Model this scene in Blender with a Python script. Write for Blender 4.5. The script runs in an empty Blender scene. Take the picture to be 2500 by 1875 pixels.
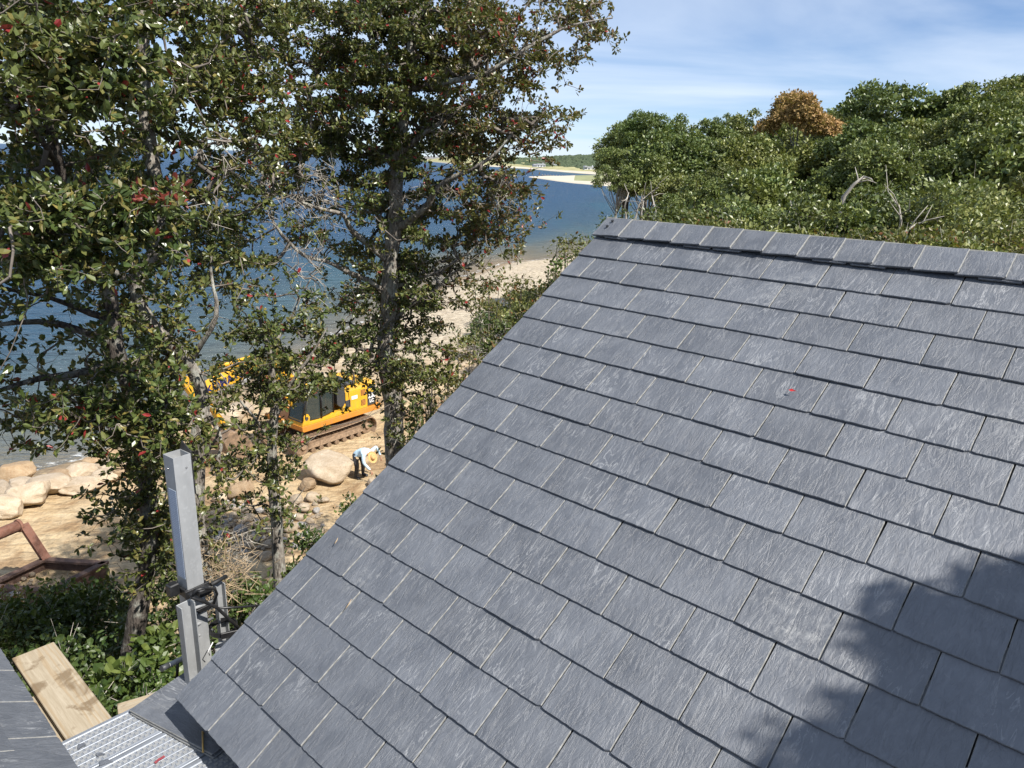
import bpy, bmesh, math, random
import numpy as np
from mathutils import Vector, Matrix, Euler

random.seed(7)
RNG = np.random.default_rng(7)
scene = bpy.context.scene
COL = scene.collection
PI = math.pi
rad = math.radians

# ------------------------------------------------------------------ camera
EYE = np.array([0.0, 0.0, 12.5])
FPX = 1813.4                                   # focal length for a 2500 px wide picture
C_R = np.array([0.99955252, 0.00868631, 0.02862345])
C_D = np.array([0.02991244, -0.29026131, -0.9564798])
C_F = np.array([0.0, 0.956908, -0.29039126])
cam_data = bpy.data.cameras.new('camera')
cam = bpy.data.objects.new('camera', cam_data)
COL.objects.link(cam)
cam_data.sensor_width = 36.0
cam_data.lens = FPX / 2500 * 36.0
cam_data.clip_start = 0.05
cam_data.clip_end = 60000
cam.matrix_world = Matrix(((C_R[0], -C_D[0], -C_F[0], EYE[0]),
                           (C_R[1], -C_D[1], -C_F[1], EYE[1]),
                           (C_R[2], -C_D[2], -C_F[2], EYE[2]),
                           (0, 0, 0, 1)))
scene.camera = cam

# ------------------------------------------------------------------ light
SUN_AZ, SUN_EL = 128.0, 51.0                   # azimuth clockwise from +Y
SUN = np.array([math.sin(rad(SUN_AZ)) * math.cos(rad(SUN_EL)),
                math.cos(rad(SUN_AZ)) * math.cos(rad(SUN_EL)), math.sin(rad(SUN_EL))])
world = bpy.data.worlds.new('World')
scene.world = world
world.use_nodes = True
wn = world.node_tree
sky = wn.nodes.new('ShaderNodeTexSky')
sky.sky_type = 'NISHITA'
sky.sun_disc = False
sky.sun_elevation = rad(SUN_EL)
sky.sun_rotation = rad(SUN_AZ)
sky.air_density = 0.75
sky.dust_density = 0.0
sky.ozone_density = 3.0
bg = wn.nodes['Background']
bg.inputs[1].default_value = 0.072
# thin high cloud all over the sky: noise on the plane of the cloud layer
tc = wn.nodes.new('ShaderNodeTexCoord')
sep = wn.nodes.new('ShaderNodeSeparateXYZ')
wn.links.new(tc.outputs['Generated'], sep.inputs[0])
def wmath(op, a, b):
    n = wn.nodes.new('ShaderNodeMath'); n.operation = op
    for i, v in enumerate((a, b)):
        if isinstance(v, (int, float)): n.inputs[i].default_value = v
        else: wn.links.new(v, n.inputs[i])
    return n.outputs[0]
zc = wmath('ADD', wmath('MAXIMUM', sep.outputs[2], 0.0), 0.10)
cmb = wn.nodes.new('ShaderNodeCombineXYZ')
wn.links.new(wmath('DIVIDE', sep.outputs[0], zc), cmb.inputs[0])
wn.links.new(wmath('MULTIPLY', wmath('DIVIDE', sep.outputs[1], zc), 1.25), cmb.inputs[1])
nz = wn.nodes.new('ShaderNodeTexNoise')
nz.inputs['Scale'].default_value = 0.42
nz.inputs['Detail'].default_value = 7
nz.inputs['Roughness'].default_value = 0.52
nz.inputs['Distortion'].default_value = 0.6
wn.links.new(cmb.outputs[0], nz.inputs['Vector'])
rmp = wn.nodes.new('ShaderNodeValToRGB')
rmp.color_ramp.elements[0].position = 0.30
rmp.color_ramp.elements[0].color = (0, 0, 0, 1)
rmp.color_ramp.elements[1].position = 0.62
rmp.color_ramp.elements[1].color = (0.8, 0.8, 0.8, 1)
wn.links.new(nz.outputs['Fac'], rmp.inputs[0])
mixc = wn.nodes.new('ShaderNodeMix'); mixc.data_type = 'RGBA'
wn.links.new(rmp.outputs[0], mixc.inputs[0])
wn.links.new(sky.outputs[0], mixc.inputs[6])
mixc.inputs[7].default_value = (8.4, 8.5, 8.7, 1)
tint = wn.nodes.new('ShaderNodeMix'); tint.data_type = 'RGBA'; tint.blend_type = 'MULTIPLY'
tint.inputs[0].default_value = 1.0
tint.inputs[7].default_value = (0.84, 0.95, 1.10, 1)
wn.links.new(mixc.outputs[2], tint.inputs[6])
wn.links.new(tint.outputs[2], bg.inputs[0])

sun_data = bpy.data.lights.new('sun', 'SUN')
sun_data.energy = 5.0
sun_data.angle = rad(0.53)
sun_data.color = (1.0, 0.95, 0.88)
sun = bpy.data.objects.new('sun', sun_data)
COL.objects.link(sun)
sun.rotation_euler = Vector(SUN).to_track_quat('Z', 'Y').to_euler()
sun.location = (20, -20, 40)

vs = scene.view_settings
vs.view_transform = 'Standard'
vs.look = 'None'
vs.exposure = 0.72
vs.gamma = 1.0
vs.use_curve_mapping = False
scene.cycles.max_bounces = 6
scene.cycles.diffuse_bounces = 3
scene.cycles.glossy_bounces = 3
scene.cycles.transmission_bounces = 4
scene.cycles.transparent_max_bounces = 8
scene.cycles.caustics_reflective = False
scene.cycles.caustics_refractive = False

# ------------------------------------------------------------------ helpers
def ray(x, y):
    return C_F * FPX + C_R * (x - 1250) + C_D * (y - 937.5)
def gz(x, y, z=0.0):                            # the point at height z seen at photo pixel x, y
    v = ray(x, y); return EYE + v * (z - EYE[2]) / v[2]
def at(x, y, rng):                              # the point at horizontal range rng
    v = ray(x, y); return EYE + v * rng / math.hypot(v[0], v[1])
def pj(X):
    X = np.asarray(X, float) - EYE
    d = X @ C_F
    return np.stack([1250 + FPX * (X @ C_R) / d, 937.5 + FPX * (X @ C_D) / d], -1)

PARENTS = []
def tag(o, label=None, cat=None, group=None, kind=None):
    if label: o['label'] = label
    if cat: o['category'] = cat
    if group: o['group'] = group
    if kind: o['kind'] = kind
    return o
def link(name, me, parent=None, mats=None, mw=None):
    o = bpy.data.objects.new(name, me)
    COL.objects.link(o)
    if mats is not None:
        for m in (mats if isinstance(mats, (list, tuple)) else [mats]):
            me.materials.append(m)
    if mw is not None: o.matrix_world = mw
    if parent is not None: PARENTS.append((o, parent))
    return o
def empty(name, loc=(0, 0, 0), label=None, cat=None, group=None, mw=None, parent=None):
    o = bpy.data.objects.new(name, None)
    COL.objects.link(o)
    o.empty_display_size = 0.2
    if mw is not None: o.matrix_world = mw
    else: o.location = Vector([float(c) for c in loc])
    tag(o, label, cat, group)
    if parent is not None: PARENTS.append((o, parent))
    return o

def mesh_np(name, V, F, mat_idx=None, smooth=False):
    V = np.asarray(V, np.float32); F = np.asarray(F, np.int32)
    k = F.shape[1]
    me = bpy.data.meshes.new(name)
    me.vertices.add(len(V)); me.vertices.foreach_set('co', V.ravel())
    me.loops.add(F.size); me.loops.foreach_set('vertex_index', F.ravel())
    me.polygons.add(len(F))
    me.polygons.foreach_set('loop_start', np.arange(0, F.size, k, dtype=np.int32))
    me.polygons.foreach_set('loop_total', np.full(len(F), k, np.int32))
    if mat_idx is not None: me.polygons.foreach_set('material_index', np.asarray(mat_idx, np.int32))
    me.polygons.foreach_set('use_smooth', np.full(len(F), smooth, bool))
    me.update(calc_edges=True)
    return me
def bm_mesh(name, bm, smooth=False):
    me = bpy.data.meshes.new(name)
    bmesh.ops.recalc_face_normals(bm, faces=bm.faces)
    bm.to_mesh(me); bm.free()
    if smooth: me.polygons.foreach_set('use_smooth', [True] * len(me.polygons))
    return me
def unit(v):
    v = np.asarray(v, float)
    return v / (np.linalg.norm(v, axis=-1, keepdims=True) + 1e-12)

def tube_arrays(pts, rads, k=6, cap=True):
    pts = np.asarray(pts, float); n = len(pts)
    t = np.zeros_like(pts); t[1:-1] = pts[2:] - pts[:-2]; t[0] = pts[1] - pts[0]; t[-1] = pts[-1] - pts[-2]
    t = unit(t)
    ref = np.array([0.13, 0.31, 0.94]) if abs(t[0] @ [0.13, 0.31, 0.94]) < 0.9 else np.array([1.0, 0.2, 0.1])
    V = []
    a = np.arange(k) * 2 * PI / k
    u = None
    for i in range(n):
        if u is None: u = unit(np.cross(t[i], ref))
        else: u = unit(u - t[i] * (u @ t[i]))
        w = np.cross(t[i], u)
        V.append(pts[i] + rads[i] * (np.cos(a)[:, None] * u + np.sin(a)[:, None] * w))
    V = np.concatenate(V)
    F = []
    for i in range(n - 1):
        b = i * k
        for j in range(k):
            F.append((b + j, b + (j + 1) % k, b + k + (j + 1) % k, b + k + j))
    if cap:
        c0 = len(V); V = np.vstack([V, pts[0], pts[-1]])
        for j in range(k):
            F.append((c0, c0, (j + 1) % k, j)); F.append((c0 + 1, c0 + 1, (n - 1) * k + j, (n - 1) * k + (j + 1) % k))
        F = [f if f[0] != f[1] else f[1:] for f in F]
    return V, F
def tube(name, pts, rads, mats, parent=None, k=8, smooth=True):
    if isinstance(rads, (int, float)): rads = [rads] * len(pts)
    V, F = tube_arrays(pts, rads, k)
    me = bpy.data.meshes.new(name)
    me.from_pydata([tuple(map(float, v)) for v in V], [], [tuple(map(int, f)) for f in F])
    me.polygons.foreach_set('use_smooth', [smooth and len(p.vertices) == 4 for p in me.polygons])
    return link(name, me, parent, mats)
def box_bm(bm, size, loc=(0, 0, 0), rot=None, bevel=0.0, seg=1):
    r = bmesh.ops.create_cube(bm, size=1.0)
    vs_ = r['verts']
    M = Matrix.Translation(Vector([float(c) for c in loc])) @ (Euler(rot).to_matrix().to_4x4() if rot is not None else Matrix.Identity(4)) @ Matrix.Diagonal((size[0], size[1], size[2], 1))
    bmesh.ops.transform(bm, matrix=M, verts=vs_)
    if bevel > 0:
        es = list({e for v in vs_ for e in v.link_edges})
        bmesh.ops.bevel(bm, geom=es, offset=bevel, segments=seg, affect='EDGES', profile=0.5)
def box(name, size, loc, mats, parent=None, mw=None, rot=None, bevel=0.0, seg=1):
    bm = bmesh.new(); box_bm(bm, size, (0, 0, 0), None, bevel, seg)
    L = Matrix.Translation(Vector([float(c) for c in loc])) @ (Euler(rot).to_matrix().to_4x4() if rot is not None else Matrix.Identity(4))
    return link(name, bm_mesh(name, bm), parent, mats, (mw @ L) if mw is not None else L)
def prism(name, outline, y0, y1, mats, parent=None, mw=None, bevel=0.0, smooth=False):
    """outline in local x-z, extruded along local y"""
    bm = bmesh.new()
    a = [bm.verts.new((x, y0, z)) for x, z in outline]
    b = [bm.verts.new((x, y1, z)) for x, z in outline]
    bm.faces.new(a); bm.faces.new(b[::-1])
    n = len(a)
    for i in range(n): bm.faces.new((a[i], b[i], b[(i + 1) % n], a[(i + 1) % n]))
    bmesh.ops.recalc_face_normals(bm, faces=bm.faces)
    if bevel > 0:
        bmesh.ops.bevel(bm, geom=list(bm.edges), offset=bevel, segments=2, affect='EDGES', profile=0.5)
    return link(name, bm_mesh(name, bm, smooth), parent, mats, mw if mw is not None else Matrix.Identity(4))
def cyl(name, p0, p1, r, mats, parent=None, mw=None, k=14, r1=None, bevel=0.0):
    p0, p1 = Vector([float(c) for c in p0]), Vector([float(c) for c in p1])
    d = p1 - p0
    bm = bmesh.new()
    bmesh.ops.create_cone(bm, cap_ends=True, segments=k, radius1=r, radius2=r if r1 is None else r1, depth=d.length)
    if bevel > 0:
        es = [e for e in bm.edges if any(len(f.verts) > 4 for f in e.link_faces)]
        bmesh.ops.bevel(bm, geom=es, offset=bevel, segments=2, affect='EDGES', profile=0.5)
    L = Matrix.Translation((p0 + p1) / 2) @ d.to_track_quat('Z', 'Y').to_matrix().to_4x4()
    me = bm_mesh(name, bm)
    me.polygons.foreach_set('use_smooth', [len(p.vertices) <= 4 for p in me.polygons])
    return link(name, me, parent, mats, (mw @ L) if mw is not None else L)

# value noise for shapes
_P = RNG.random((64, 64, 64))
def vnoise(p):
    p = np.asarray(p, float); i = np.floor(p).astype(int); f = p - i; f = f * f * (3 - 2 * f)
    i %= 64; j = (i + 1) % 64
    x0, y0, z0 = i[..., 0], i[..., 1], i[..., 2]; x1, y1, z1 = j[..., 0], j[..., 1], j[..., 2]
    fx, fy, fz = f[..., 0], f[..., 1], f[..., 2]
    l = lambda a, b, t: a + (b - a) * t
    return l(l(l(_P[x0, y0, z0], _P[x1, y0, z0], fx), l(_P[x0, y1, z0], _P[x1, y1, z0], fx), fy),
             l(l(_P[x0, y0, z1], _P[x1, y0, z1], fx), l(_P[x0, y1, z1], _P[x1, y1, z1], fx), fy), fz) * 2 - 1
def fbm(p, o=4):
    p = np.asarray(p, float); s = 0; a = 1
    for k in range(o): s = s + a * vnoise(p * 2 ** k + 17.3 * k); a *= 0.5
    return s

# ------------------------------------------------------------------ materials
class Mat:
    def __init__(s, name):
        s.m = bpy.data.materials.new(name); s.m.use_nodes = True
        s.nt = s.m.node_tree; s.b = s.nt.nodes['Principled BSDF']; s.out = s.nt.nodes['Material Output']
        s._g = {}
    def n(s, t, **kw):
        n = s.nt.nodes.new(t)
        for k, v in kw.items(): setattr(n, k, v)
        return n
    def L(s, a, b): s.nt.links.new(a, b)
    def geo(s, o):
        if 'geo' not in s._g: s._g['geo'] = s.n('ShaderNodeNewGeometry')
        return s._g['geo'].outputs[o]
    def coord(s, o='Object'):
        if 'tc' not in s._g: s._g['tc'] = s.n('ShaderNodeTexCoord')
        return s._g['tc'].outputs[o]
    def orand(s):
        if 'oi' not in s._g: s._g['oi'] = s.n('ShaderNodeObjectInfo')
        return s._g['oi'].outputs['Random']
    def setin(s, sock, v):
        if isinstance(v, (int, float)): sock.default_value = v
        elif isinstance(v, (tuple, list)): sock.default_value = tuple(v) if len(v) == len(sock.default_value) else tuple(v) + (1,)
        else: s.L(v, sock)
    def math(s, op, a, b=0.0, c=None, clamp=False):
        n = s.n('ShaderNodeMath', operation=op, use_clamp=clamp)
        s.setin(n.inputs[0], a); s.setin(n.inputs[1], b)
        if c is not None: s.setin(n.inputs[2], c)
        return n.outputs[0]
    def vmath(s, op, a, b):
        n = s.n('ShaderNodeVectorMath', operation=op); s.setin(n.inputs[0], a); s.setin(n.inputs[1], b); return n.outputs[0]
    def mapping(s, vec, scale=(1, 1, 1), rot=(0, 0, 0), loc=(0, 0, 0)):
        n = s.n('ShaderNodeMapping'); s.L(vec, n.inputs[0])
        n.inputs['Scale'].default_value = scale; n.inputs['Rotation'].default_value = rot; n.inputs['Location'].default_value = loc
        return n.outputs[0]
    def noise(s, vec, scale, detail=4, rough=0.5, dist=0.0):
        n = s.n('ShaderNodeTexNoise'); s.L(vec, n.inputs['Vector'])
        n.inputs['Scale'].default_value = scale; n.inputs['Detail'].default_value = detail
        n.inputs['Roughness'].default_value = rough; n.inputs['Distortion'].default_value = dist
        return n.outputs['Fac']
    def voro(s, vec, scale, feat='F1'):
        n = s.n('ShaderNodeTexVoronoi', feature=feat); s.L(vec, n.inputs['Vector']); n.inputs['Scale'].default_value = scale
        return n.outputs[0]
    def ramp(s, fac, stops, interp='LINEAR'):
        n = s.n('ShaderNodeValToRGB'); s.setin(n.inputs[0], fac); cr = n.color_ramp; cr.interpolation = interp
        while len(cr.elements) < len(stops): cr.elements.new(0.5)
        for e, (p, c) in zip(cr.elements, stops):
            e.position = p; e.color = (c, c, c, 1) if isinstance(c, (int, float)) else tuple(c) + (1,)
        return n.outputs[0]
    def mix(s, f, a, b, mode='MIX'):
        n = s.n('ShaderNodeMix', data_type='RGBA', blend_type=mode); s.setin(n.inputs[0], f); s.setin(n.inputs[6], a); s.setin(n.inputs[7], b); return n.outputs[2]
    def bump(s, h, dist=0.01, strength=1.0, normal=None):
        n = s.n('ShaderNodeBump'); s.setin(n.inputs['Height'], h); n.inputs['Distance'].default_value = dist; n.inputs['Strength'].default_value = strength
        if normal is not None: s.L(normal, n.inputs['Normal'])
        return n.outputs[0]
    def set(s, **kw):
        for k, v in kw.items():
            s.setin(s.b.inputs[{'col': 'Base Color', 'rough': 'Roughness', 'metal': 'Metallic', 'normal': 'Normal', 'spec': 'Specular IOR Level', 'trans': 'Transmission Weight', 'ior': 'IOR', 'alpha': 'Alpha', 'coat': 'Coat Weight'}[k]], v)
        return s.m

def simple(name, col, rough=0.6, metal=0.0, var=0.25, scale=6.0, bump=0.0, spec=0.5):
    m = Mat(name); v = m.coord('Object')
    n = m.noise(v, scale, 6, 0.6)
    c = m.mix(m.ramp(n, [(0.3, 0), (0.7, 1)]), tuple(x * (1 - var) for x in col), tuple(min(1, x * (1 + var)) for x in col))
    if bump: m.set(normal=m.bump(m.noise(v, scale * 6, 5, 0.6), bump))
    return m.set(col=c, rough=rough, metal=metal, spec=spec)

def slate_mat(name):
    m = Mat(name)
    o = m.coord('Object'); r = m.orand()
    cmbx = m.n('ShaderNodeCombineXYZ'); m.L(m.math('MULTIPLY', r, 37.0), cmbx.inputs[0]); m.L(m.math('MULTIPLY', r, 91.0), cmbx.inputs[1]); m.L(m.math('MULTIPLY', r, 53.0), cmbx.inputs[2])
    v = m.vmath('ADD', o, cmbx.outputs[0])
    vs_ = m.mapping(v, (9.0, 3.0, 6.0), (0, 0, rad(-22)))          # riven grain down the slate
    grain = m.noise(vs_, 3.4, 9, 0.68, 1.2)
    cloud = m.noise(v, 5.0, 5, 0.55, 0.4)
    fine = m.noise(v, 90.0, 4, 0.6)
    base = m.mix(m.ramp(cloud, [(0.3, 0), (0.72, 1)]), (0.072, 0.080, 0.095), (0.110, 0.120, 0.138))
    base = m.mix(m.ramp(grain, [(0.48, 0), (0.84, 0.38)]), base, (0.205, 0.216, 0.235))
    # pale clefts
    cl = m.noise(m.mapping(v, (5.5, 1.1, 4.0), (0, 0, rad(-24))), 3.1, 6, 0.55, 1.6)
    line = m.ramp(m.math('ABSOLUTE', m.math('SUBTRACT', cl, 0.53)), [(0.0, 1), (0.012, 0.45), (0.03, 0)])
    gate = m.ramp(m.noise(v, 3.2, 3, 0.5), [(0.48, 0), (0.66, 0.45)])
    base = m.mix(m.math('MULTIPLY', line, gate), base, (0.42, 0.43, 0.44))
    # dusty white scuffs
    sc = m.ramp(m.noise(m.mapping(v, (1, 1.6, 1)), 26.0, 6, 0.75, 0.8), [(0.62, 0), (0.76, 0.4)])
    sg = m.ramp(m.noise(v, 2.6, 2, 0.5), [(0.52, 0), (0.72, 1)])
    base = m.mix(m.math('MULTIPLY', sc, sg), base, (0.5, 0.5, 0.49))
    # larger lime wash stains that run across several slates
    gp = m.geo('Position')
    st = m.ramp(m.noise(gp, 1.15, 5, 0.6, 0.5), [(0.60, 0), (0.74, 1)])
    st2 = m.ramp(m.noise(gp, 24.0, 6, 0.7), [(0.45, 0), (0.72, 0.6)])
    base = m.mix(m.math('MULTIPLY', st, st2), base, (0.52, 0.52, 0.5))
    tone = m.ramp(r, [(0.0, 0.9), (0.5, 1.0), (1.0, 1.1)])
    base = m.mix(1.0, base, tone, 'MULTIPLY')
    h = m.math('ADD', m.math('MULTIPLY', grain, 1.0), m.math('ADD', m.math('MULTIPLY', cloud, 0.5), m.math('MULTIPLY', fine, 0.12)))
    h = m.math('ADD', h, m.math('MULTIPLY', line, -0.15))
    return m.set(col=base, rough=m.ramp(cloud, [(0.3, 0.46), (0.7, 0.60)]), normal=m.bump(h, 0.008, 0.8), spec=0.9)
SLATE = slate_mat('slate')
SLATE_CUT = simple('slate_cut_edge', (0.215, 0.215, 0.205), 0.8, var=0.35, scale=40)
SLATE_BUTT = simple('slate_butt_edge', (0.10, 0.105, 0.115), 0.85, var=0.5, scale=120, bump=0.004)

def leaf_mat(name, stops, rough=0.38, transl=0.28, red=None, tint=None):
    m = Mat(name)
    r = m.geo('Random Per Island')
    col = m.ramp(r, stops)
    big = m.noise(m.geo('Position'), 0.55 if tint is None else tint[1], 3, 0.5)
    col = m.mix(m.ramp(big, [(0.35, 0.0), (0.7, 0.55)]), col, tint[0] if tint else (0.11, 0.11, 0.03))
    if red:
        rr = m.math('FRACT', m.math('MULTIPLY', r, 71.7))
        patch = m.ramp(m.noise(m.geo('Position'), 1.1, 2, 0.5), [(0.45, 0.0), (0.75, 1.0)])
        sel = m.math('GREATER_THAN', m.math('ADD', rr, m.math('MULTIPLY', patch, red[1])), red[2])
        col = m.mix(sel, col, red[0])
    m.set(col=col, rough=rough, spec=0.42)
    t = m.n('ShaderNodeBsdfTranslucent'); m.L(m.mix(0.5, col, (0.25, 0.32, 0.03)), t.inputs[0])
    mx = m.n('ShaderNodeMixShader'); mx.inputs[0].default_value = transl
    m.L(m.b.outputs[0], mx.inputs[1]); m.L(t.outputs[0], mx.inputs[2]); m.L(mx.outputs[0], m.out.inputs[0])
    return m.m
LEAF = leaf_mat('leaf_tupelo', [(0.0, (0.028, 0.048, 0.013)), (0.35, (0.06, 0.088, 0.024)), (0.7, (0.105, 0.13, 0.036)), (0.93, (0.145, 0.125, 0.042)), (1.0, (0.23, 0.19, 0.05))],
                0.34, 0.10, red=((0.24, 0.03, 0.03), 0.04, 0.992))
LEAF_RED = leaf_mat('leaf_tupelo_turning', [(0.0, (0.05, 0.065, 0.022)), (0.4, (0.10, 0.11, 0.036)), (0.75, (0.14, 0.11, 0.045)), (1.0, (0.18, 0.085, 0.04))],
                    0.35, 0.2, red=((0.24, 0.025, 0.025), 0.10, 0.975))
LEAF_CRIM = leaf_mat('leaf_crimson', [(0.0, (0.10, 0.02, 0.02)), (1.0, (0.28, 0.045, 0.05))], 0.38, 0.25, tint=((0.25, 0.05, 0.03), 0.8))
LEAF_VINE = leaf_mat('leaf_vine', [(0.0, (0.025, 0.055, 0.012)), (0.5, (0.055, 0.10, 0.022)), (1.0, (0.12, 0.16, 0.035))], 0.45, 0.2)
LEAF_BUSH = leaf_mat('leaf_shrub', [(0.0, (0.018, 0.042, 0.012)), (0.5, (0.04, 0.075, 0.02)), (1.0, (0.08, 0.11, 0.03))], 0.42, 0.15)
LEAF_OLIVE = leaf_mat('leaf_olive', [(0.0, (0.06, 0.08, 0.025)), (0.5, (0.12, 0.13, 0.04)), (1.0, (0.18, 0.15, 0.05))], 0.5, 0.25, red=((0.2, 0.07, 0.03), 0.3, 0.97))
LEAF_OAK = leaf_mat('leaf_oak', [(0.0, (0.045, 0.08, 0.022)), (0.5, (0.135, 0.18, 0.05)), (1.0, (0.25, 0.28, 0.085))], 0.4, 0.15)
LEAF_OAK2 = leaf_mat('leaf_oak_light', [(0.0, (0.07, 0.10, 0.028)), (0.5, (0.17, 0.20, 0.055)), (1.0, (0.28, 0.28, 0.085))], 0.4, 0.15)
LEAF_DARK = leaf_mat('leaf_dark_oak', [(0.0, (0.035, 0.065, 0.02)), (0.5, (0.10, 0.14, 0.04)), (1.0, (0.19, 0.22, 0.065))], 0.4, 0.15, tint=((0.11, 0.14, 0.04), 0.55))
LEAF_DEAD = leaf_mat('leaf_dead', [(0.0, (0.26, 0.15, 0.06)), (0.5, (0.40, 0.23, 0.09)), (1.0, (0.48, 0.30, 0.13))], 0.7, 0.2, tint=((0.22, 0.17, 0.05), 0.6))
LEAF_PINE = leaf_mat('needle_pine', [(0.0, (0.05, 0.10, 0.025)), (1.0, (0.12, 0.19, 0.05))], 0.5, 0.25)

def bark_mat(name, dark, light, lichen=0.35):
    m = Mat(name); v = m.geo('Position')
    ridg = m.noise(m.mapping(v, (14, 14, 2.6)), 2.2, 6, 0.65, 0.6)
    c = m.mix(m.ramp(ridg, [(0.36, 0), (0.62, 1)]), dark, light)
    li = m.ramp(m.noise(v, 5.5, 5, 0.62, 0.4), [(0.5, 0), (0.66, lichen)])
    c = m.mix(li, c, (0.46, 0.47, 0.41))
    return m.set(col=c, rough=0.9, normal=m.bump(ridg, 0.035), spec=0.2)
BARK = bark_mat('bark_grey', (0.085, 0.072, 0.06), (0.36, 0.325, 0.28), 0.85)
BARK_D = bark_mat('bark_dark', (0.03, 0.026, 0.022), (0.13, 0.11, 0.095), 0.5)
TWIG = simple('twig_bark', (0.15, 0.13, 0.11), 0.9, var=0.6, scale=3.0, spec=0.2)
TWIG_PALE = simple('twig_pale', (0.33, 0.305, 0.265), 0.9, var=0.35, scale=5.0, spec=0.2)
DRY = simple('dry_twig', (0.33, 0.25, 0.16), 0.9, var=0.4, scale=4.0, spec=0.2)

def sand_mat():
    m = Mat('beach_sand'); v = m.geo('Position')
    a = m.noise(v, 0.35, 5, 0.6, 0.3); b = m.noise(v, 3.0, 6, 0.65)
    tr = m.noise(m.mapping(v, (0.5, 2.6, 1), (0, 0, rad(-33))), 0.9, 5, 0.6, 0.4)
    c = m.mix(m.ramp(a, [(0.35, 0), (0.65, 1)]), (0.40, 0.285, 0.155), (0.53, 0.415, 0.26))
    c = m.mix(m.ramp(tr, [(0.48, 0), (0.62, 0.6)]), c, (0.36, 0.245, 0.135))
    c = m.mix(m.ramp(b, [(0.4, 0), (0.8, 0.5)]), c, (0.60, 0.50, 0.34))
    sepz = m.n('ShaderNodeSeparateXYZ'); m.L(v, sepz.inputs[0])
    dug = m.ramp(m.noise(v, 0.55, 6, 0.65, 0.6), [(0.50, 0), (0.60, 0.75)])                  # freshly dug damp earth
    c = m.mix(dug, c, (0.24, 0.15, 0.078))
    dry = m.ramp(m.math('MULTIPLY', m.math('ADD', sepz.outputs[1], m.math('MULTIPLY', a, 12.0)), 0.01), [(0.40, 0), (0.52, 1)])
    c = m.mix(m.math('MULTIPLY', dry, 0.75), c, m.mix(m.ramp(b, [(0.4, 0), (0.65, 1)]), (0.30, 0.26, 0.20), (0.56, 0.50, 0.40)))
    zz = m.math('ADD', sepz.outputs[2], m.math('MULTIPLY', m.math('SUBTRACT', b, 0.5), 0.5))
    wet = m.ramp(zz, [(0.03, 1), (0.22, 0)])
    c = m.mix(wet, c, (0.23, 0.175, 0.115))
    soil = m.ramp(m.math('MULTIPLY', zz, 0.1), [(0.19, 0), (0.25, 1)])
    sc = m.mix(m.ramp(b, [(0.35, 0), (0.7, 1)]), (0.10, 0.08, 0.045), (0.22, 0.18, 0.10))
    c = m.mix(m.math('MULTIPLY', soil, 0.9), c, sc)
    h = m.math('ADD', m.math('MULTIPLY', m.noise(v, 1.6, 7, 0.65), 0.8), m.math('MULTIPLY', tr, 0.7))
    return m.set(col=c, rough=0.95, normal=m.bump(h, 0.34, 1.0), spec=0.15)
SAND = sand_mat()
FAR_SAND = simple('far_sand', (0.48, 0.43, 0.34), 0.95, var=0.12, scale=0.02)

def rock_mat(name, a, b, c):
    m = Mat(name); v = m.coord('Object'); r = m.orand()
    v = m.vmath('ADD', v, m.vmath('MULTIPLY', m.geo('Position'), (0.37, 0.37, 0.37)))
    n1 = m.noise(v, 1.7, 6, 0.62, 0.7); n2 = m.noise(v, 14, 5, 0.65)
    k = m.mix(m.ramp(n1, [(0.34, 0), (0.64, 1)]), a, b)
    k = m.mix(m.ramp(n2, [(0.45, 0), (0.75, 0.6)]), k, c)
    k = m.mix(1.0, k, m.ramp(r, [(0, (0.78, 0.76, 0.76)), (1, (1.15, 1.1, 1.05))]), 'MULTIPLY')
    return m.set(col=k, rough=0.9, normal=m.bump(m.math('ADD', n1, m.math('MULTIPLY', n2, 0.3)), 0.06), spec=0.25)
ROCK_TAN = rock_mat('boulder_tan', (0.27, 0.18, 0.10), (0.37, 0.275, 0.17), (0.44, 0.37, 0.27))
ROCK_PALE = rock_mat('boulder_pale', (0.34, 0.28, 0.20), (0.46, 0.40, 0.31), (0.27, 0.19, 0.12))
ROCK_GREY = rock_mat('cobble_grey', (0.20, 0.20, 0.20), (0.40, 0.39, 0.37), (0.52, 0.50, 0.45))

def paint(name, col, rough):
    m = Mat(name); v = m.coord('Object')
    n = m.noise(v, 2.5, 6, 0.65); d = m.noise(m.mapping(v, (3, 3, 1.1)), 3.2, 6, 0.7, 0.4)
    c = m.mix(m.ramp(n, [(0.3, 0), (0.7, 1)]), tuple(x * 0.84 for x in col), tuple(min(1, x * 1.06) for x in col))
    c = m.mix(m.ramp(d, [(0.52, 0), (0.72, 0.6)]), c, (0.25, 0.17, 0.09))
    return m.set(col=c, rough=m.ramp(d, [(0.45, rough), (0.7, 0.85)]), spec=0.4)
YEL = paint('machine_yellow', (0.70, 0.38, 0.025), 0.42)
ORG = paint('machine_orange', (0.60, 0.235, 0.035), 0.5)
STEEL_MUD = simple('track_steel', (0.20, 0.135, 0.085), 0.75, var=0.5, scale=5.0, bump=0.01)
TRACK_PAD = simple('track_pad', (0.27, 0.19, 0.125), 0.8, var=0.4, scale=9.0)
DARKGREY = simple('machine_grey', (0.045, 0.048, 0.052), 0.5, var=0.2)
BLACKM = simple('black_steel', (0.014, 0.014, 0.015), 0.42, var=0.5, scale=25)
RUBBER = simple('black_rubber', (0.012, 0.012, 0.012), 0.6)
CHROME = simple('ram_chrome', (0.55, 0.55, 0.55), 0.18, 1.0, var=0.05)
NAVY = simple('navy_print', (0.012, 0.016, 0.09), 0.5, var=0.05)
WHITEP = simple('white_print', (0.8, 0.8, 0.8), 0.5, var=0.03)
YELP = simple('yellow_print', (0.75, 0.5, 0.03), 0.5, var=0.03)
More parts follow.
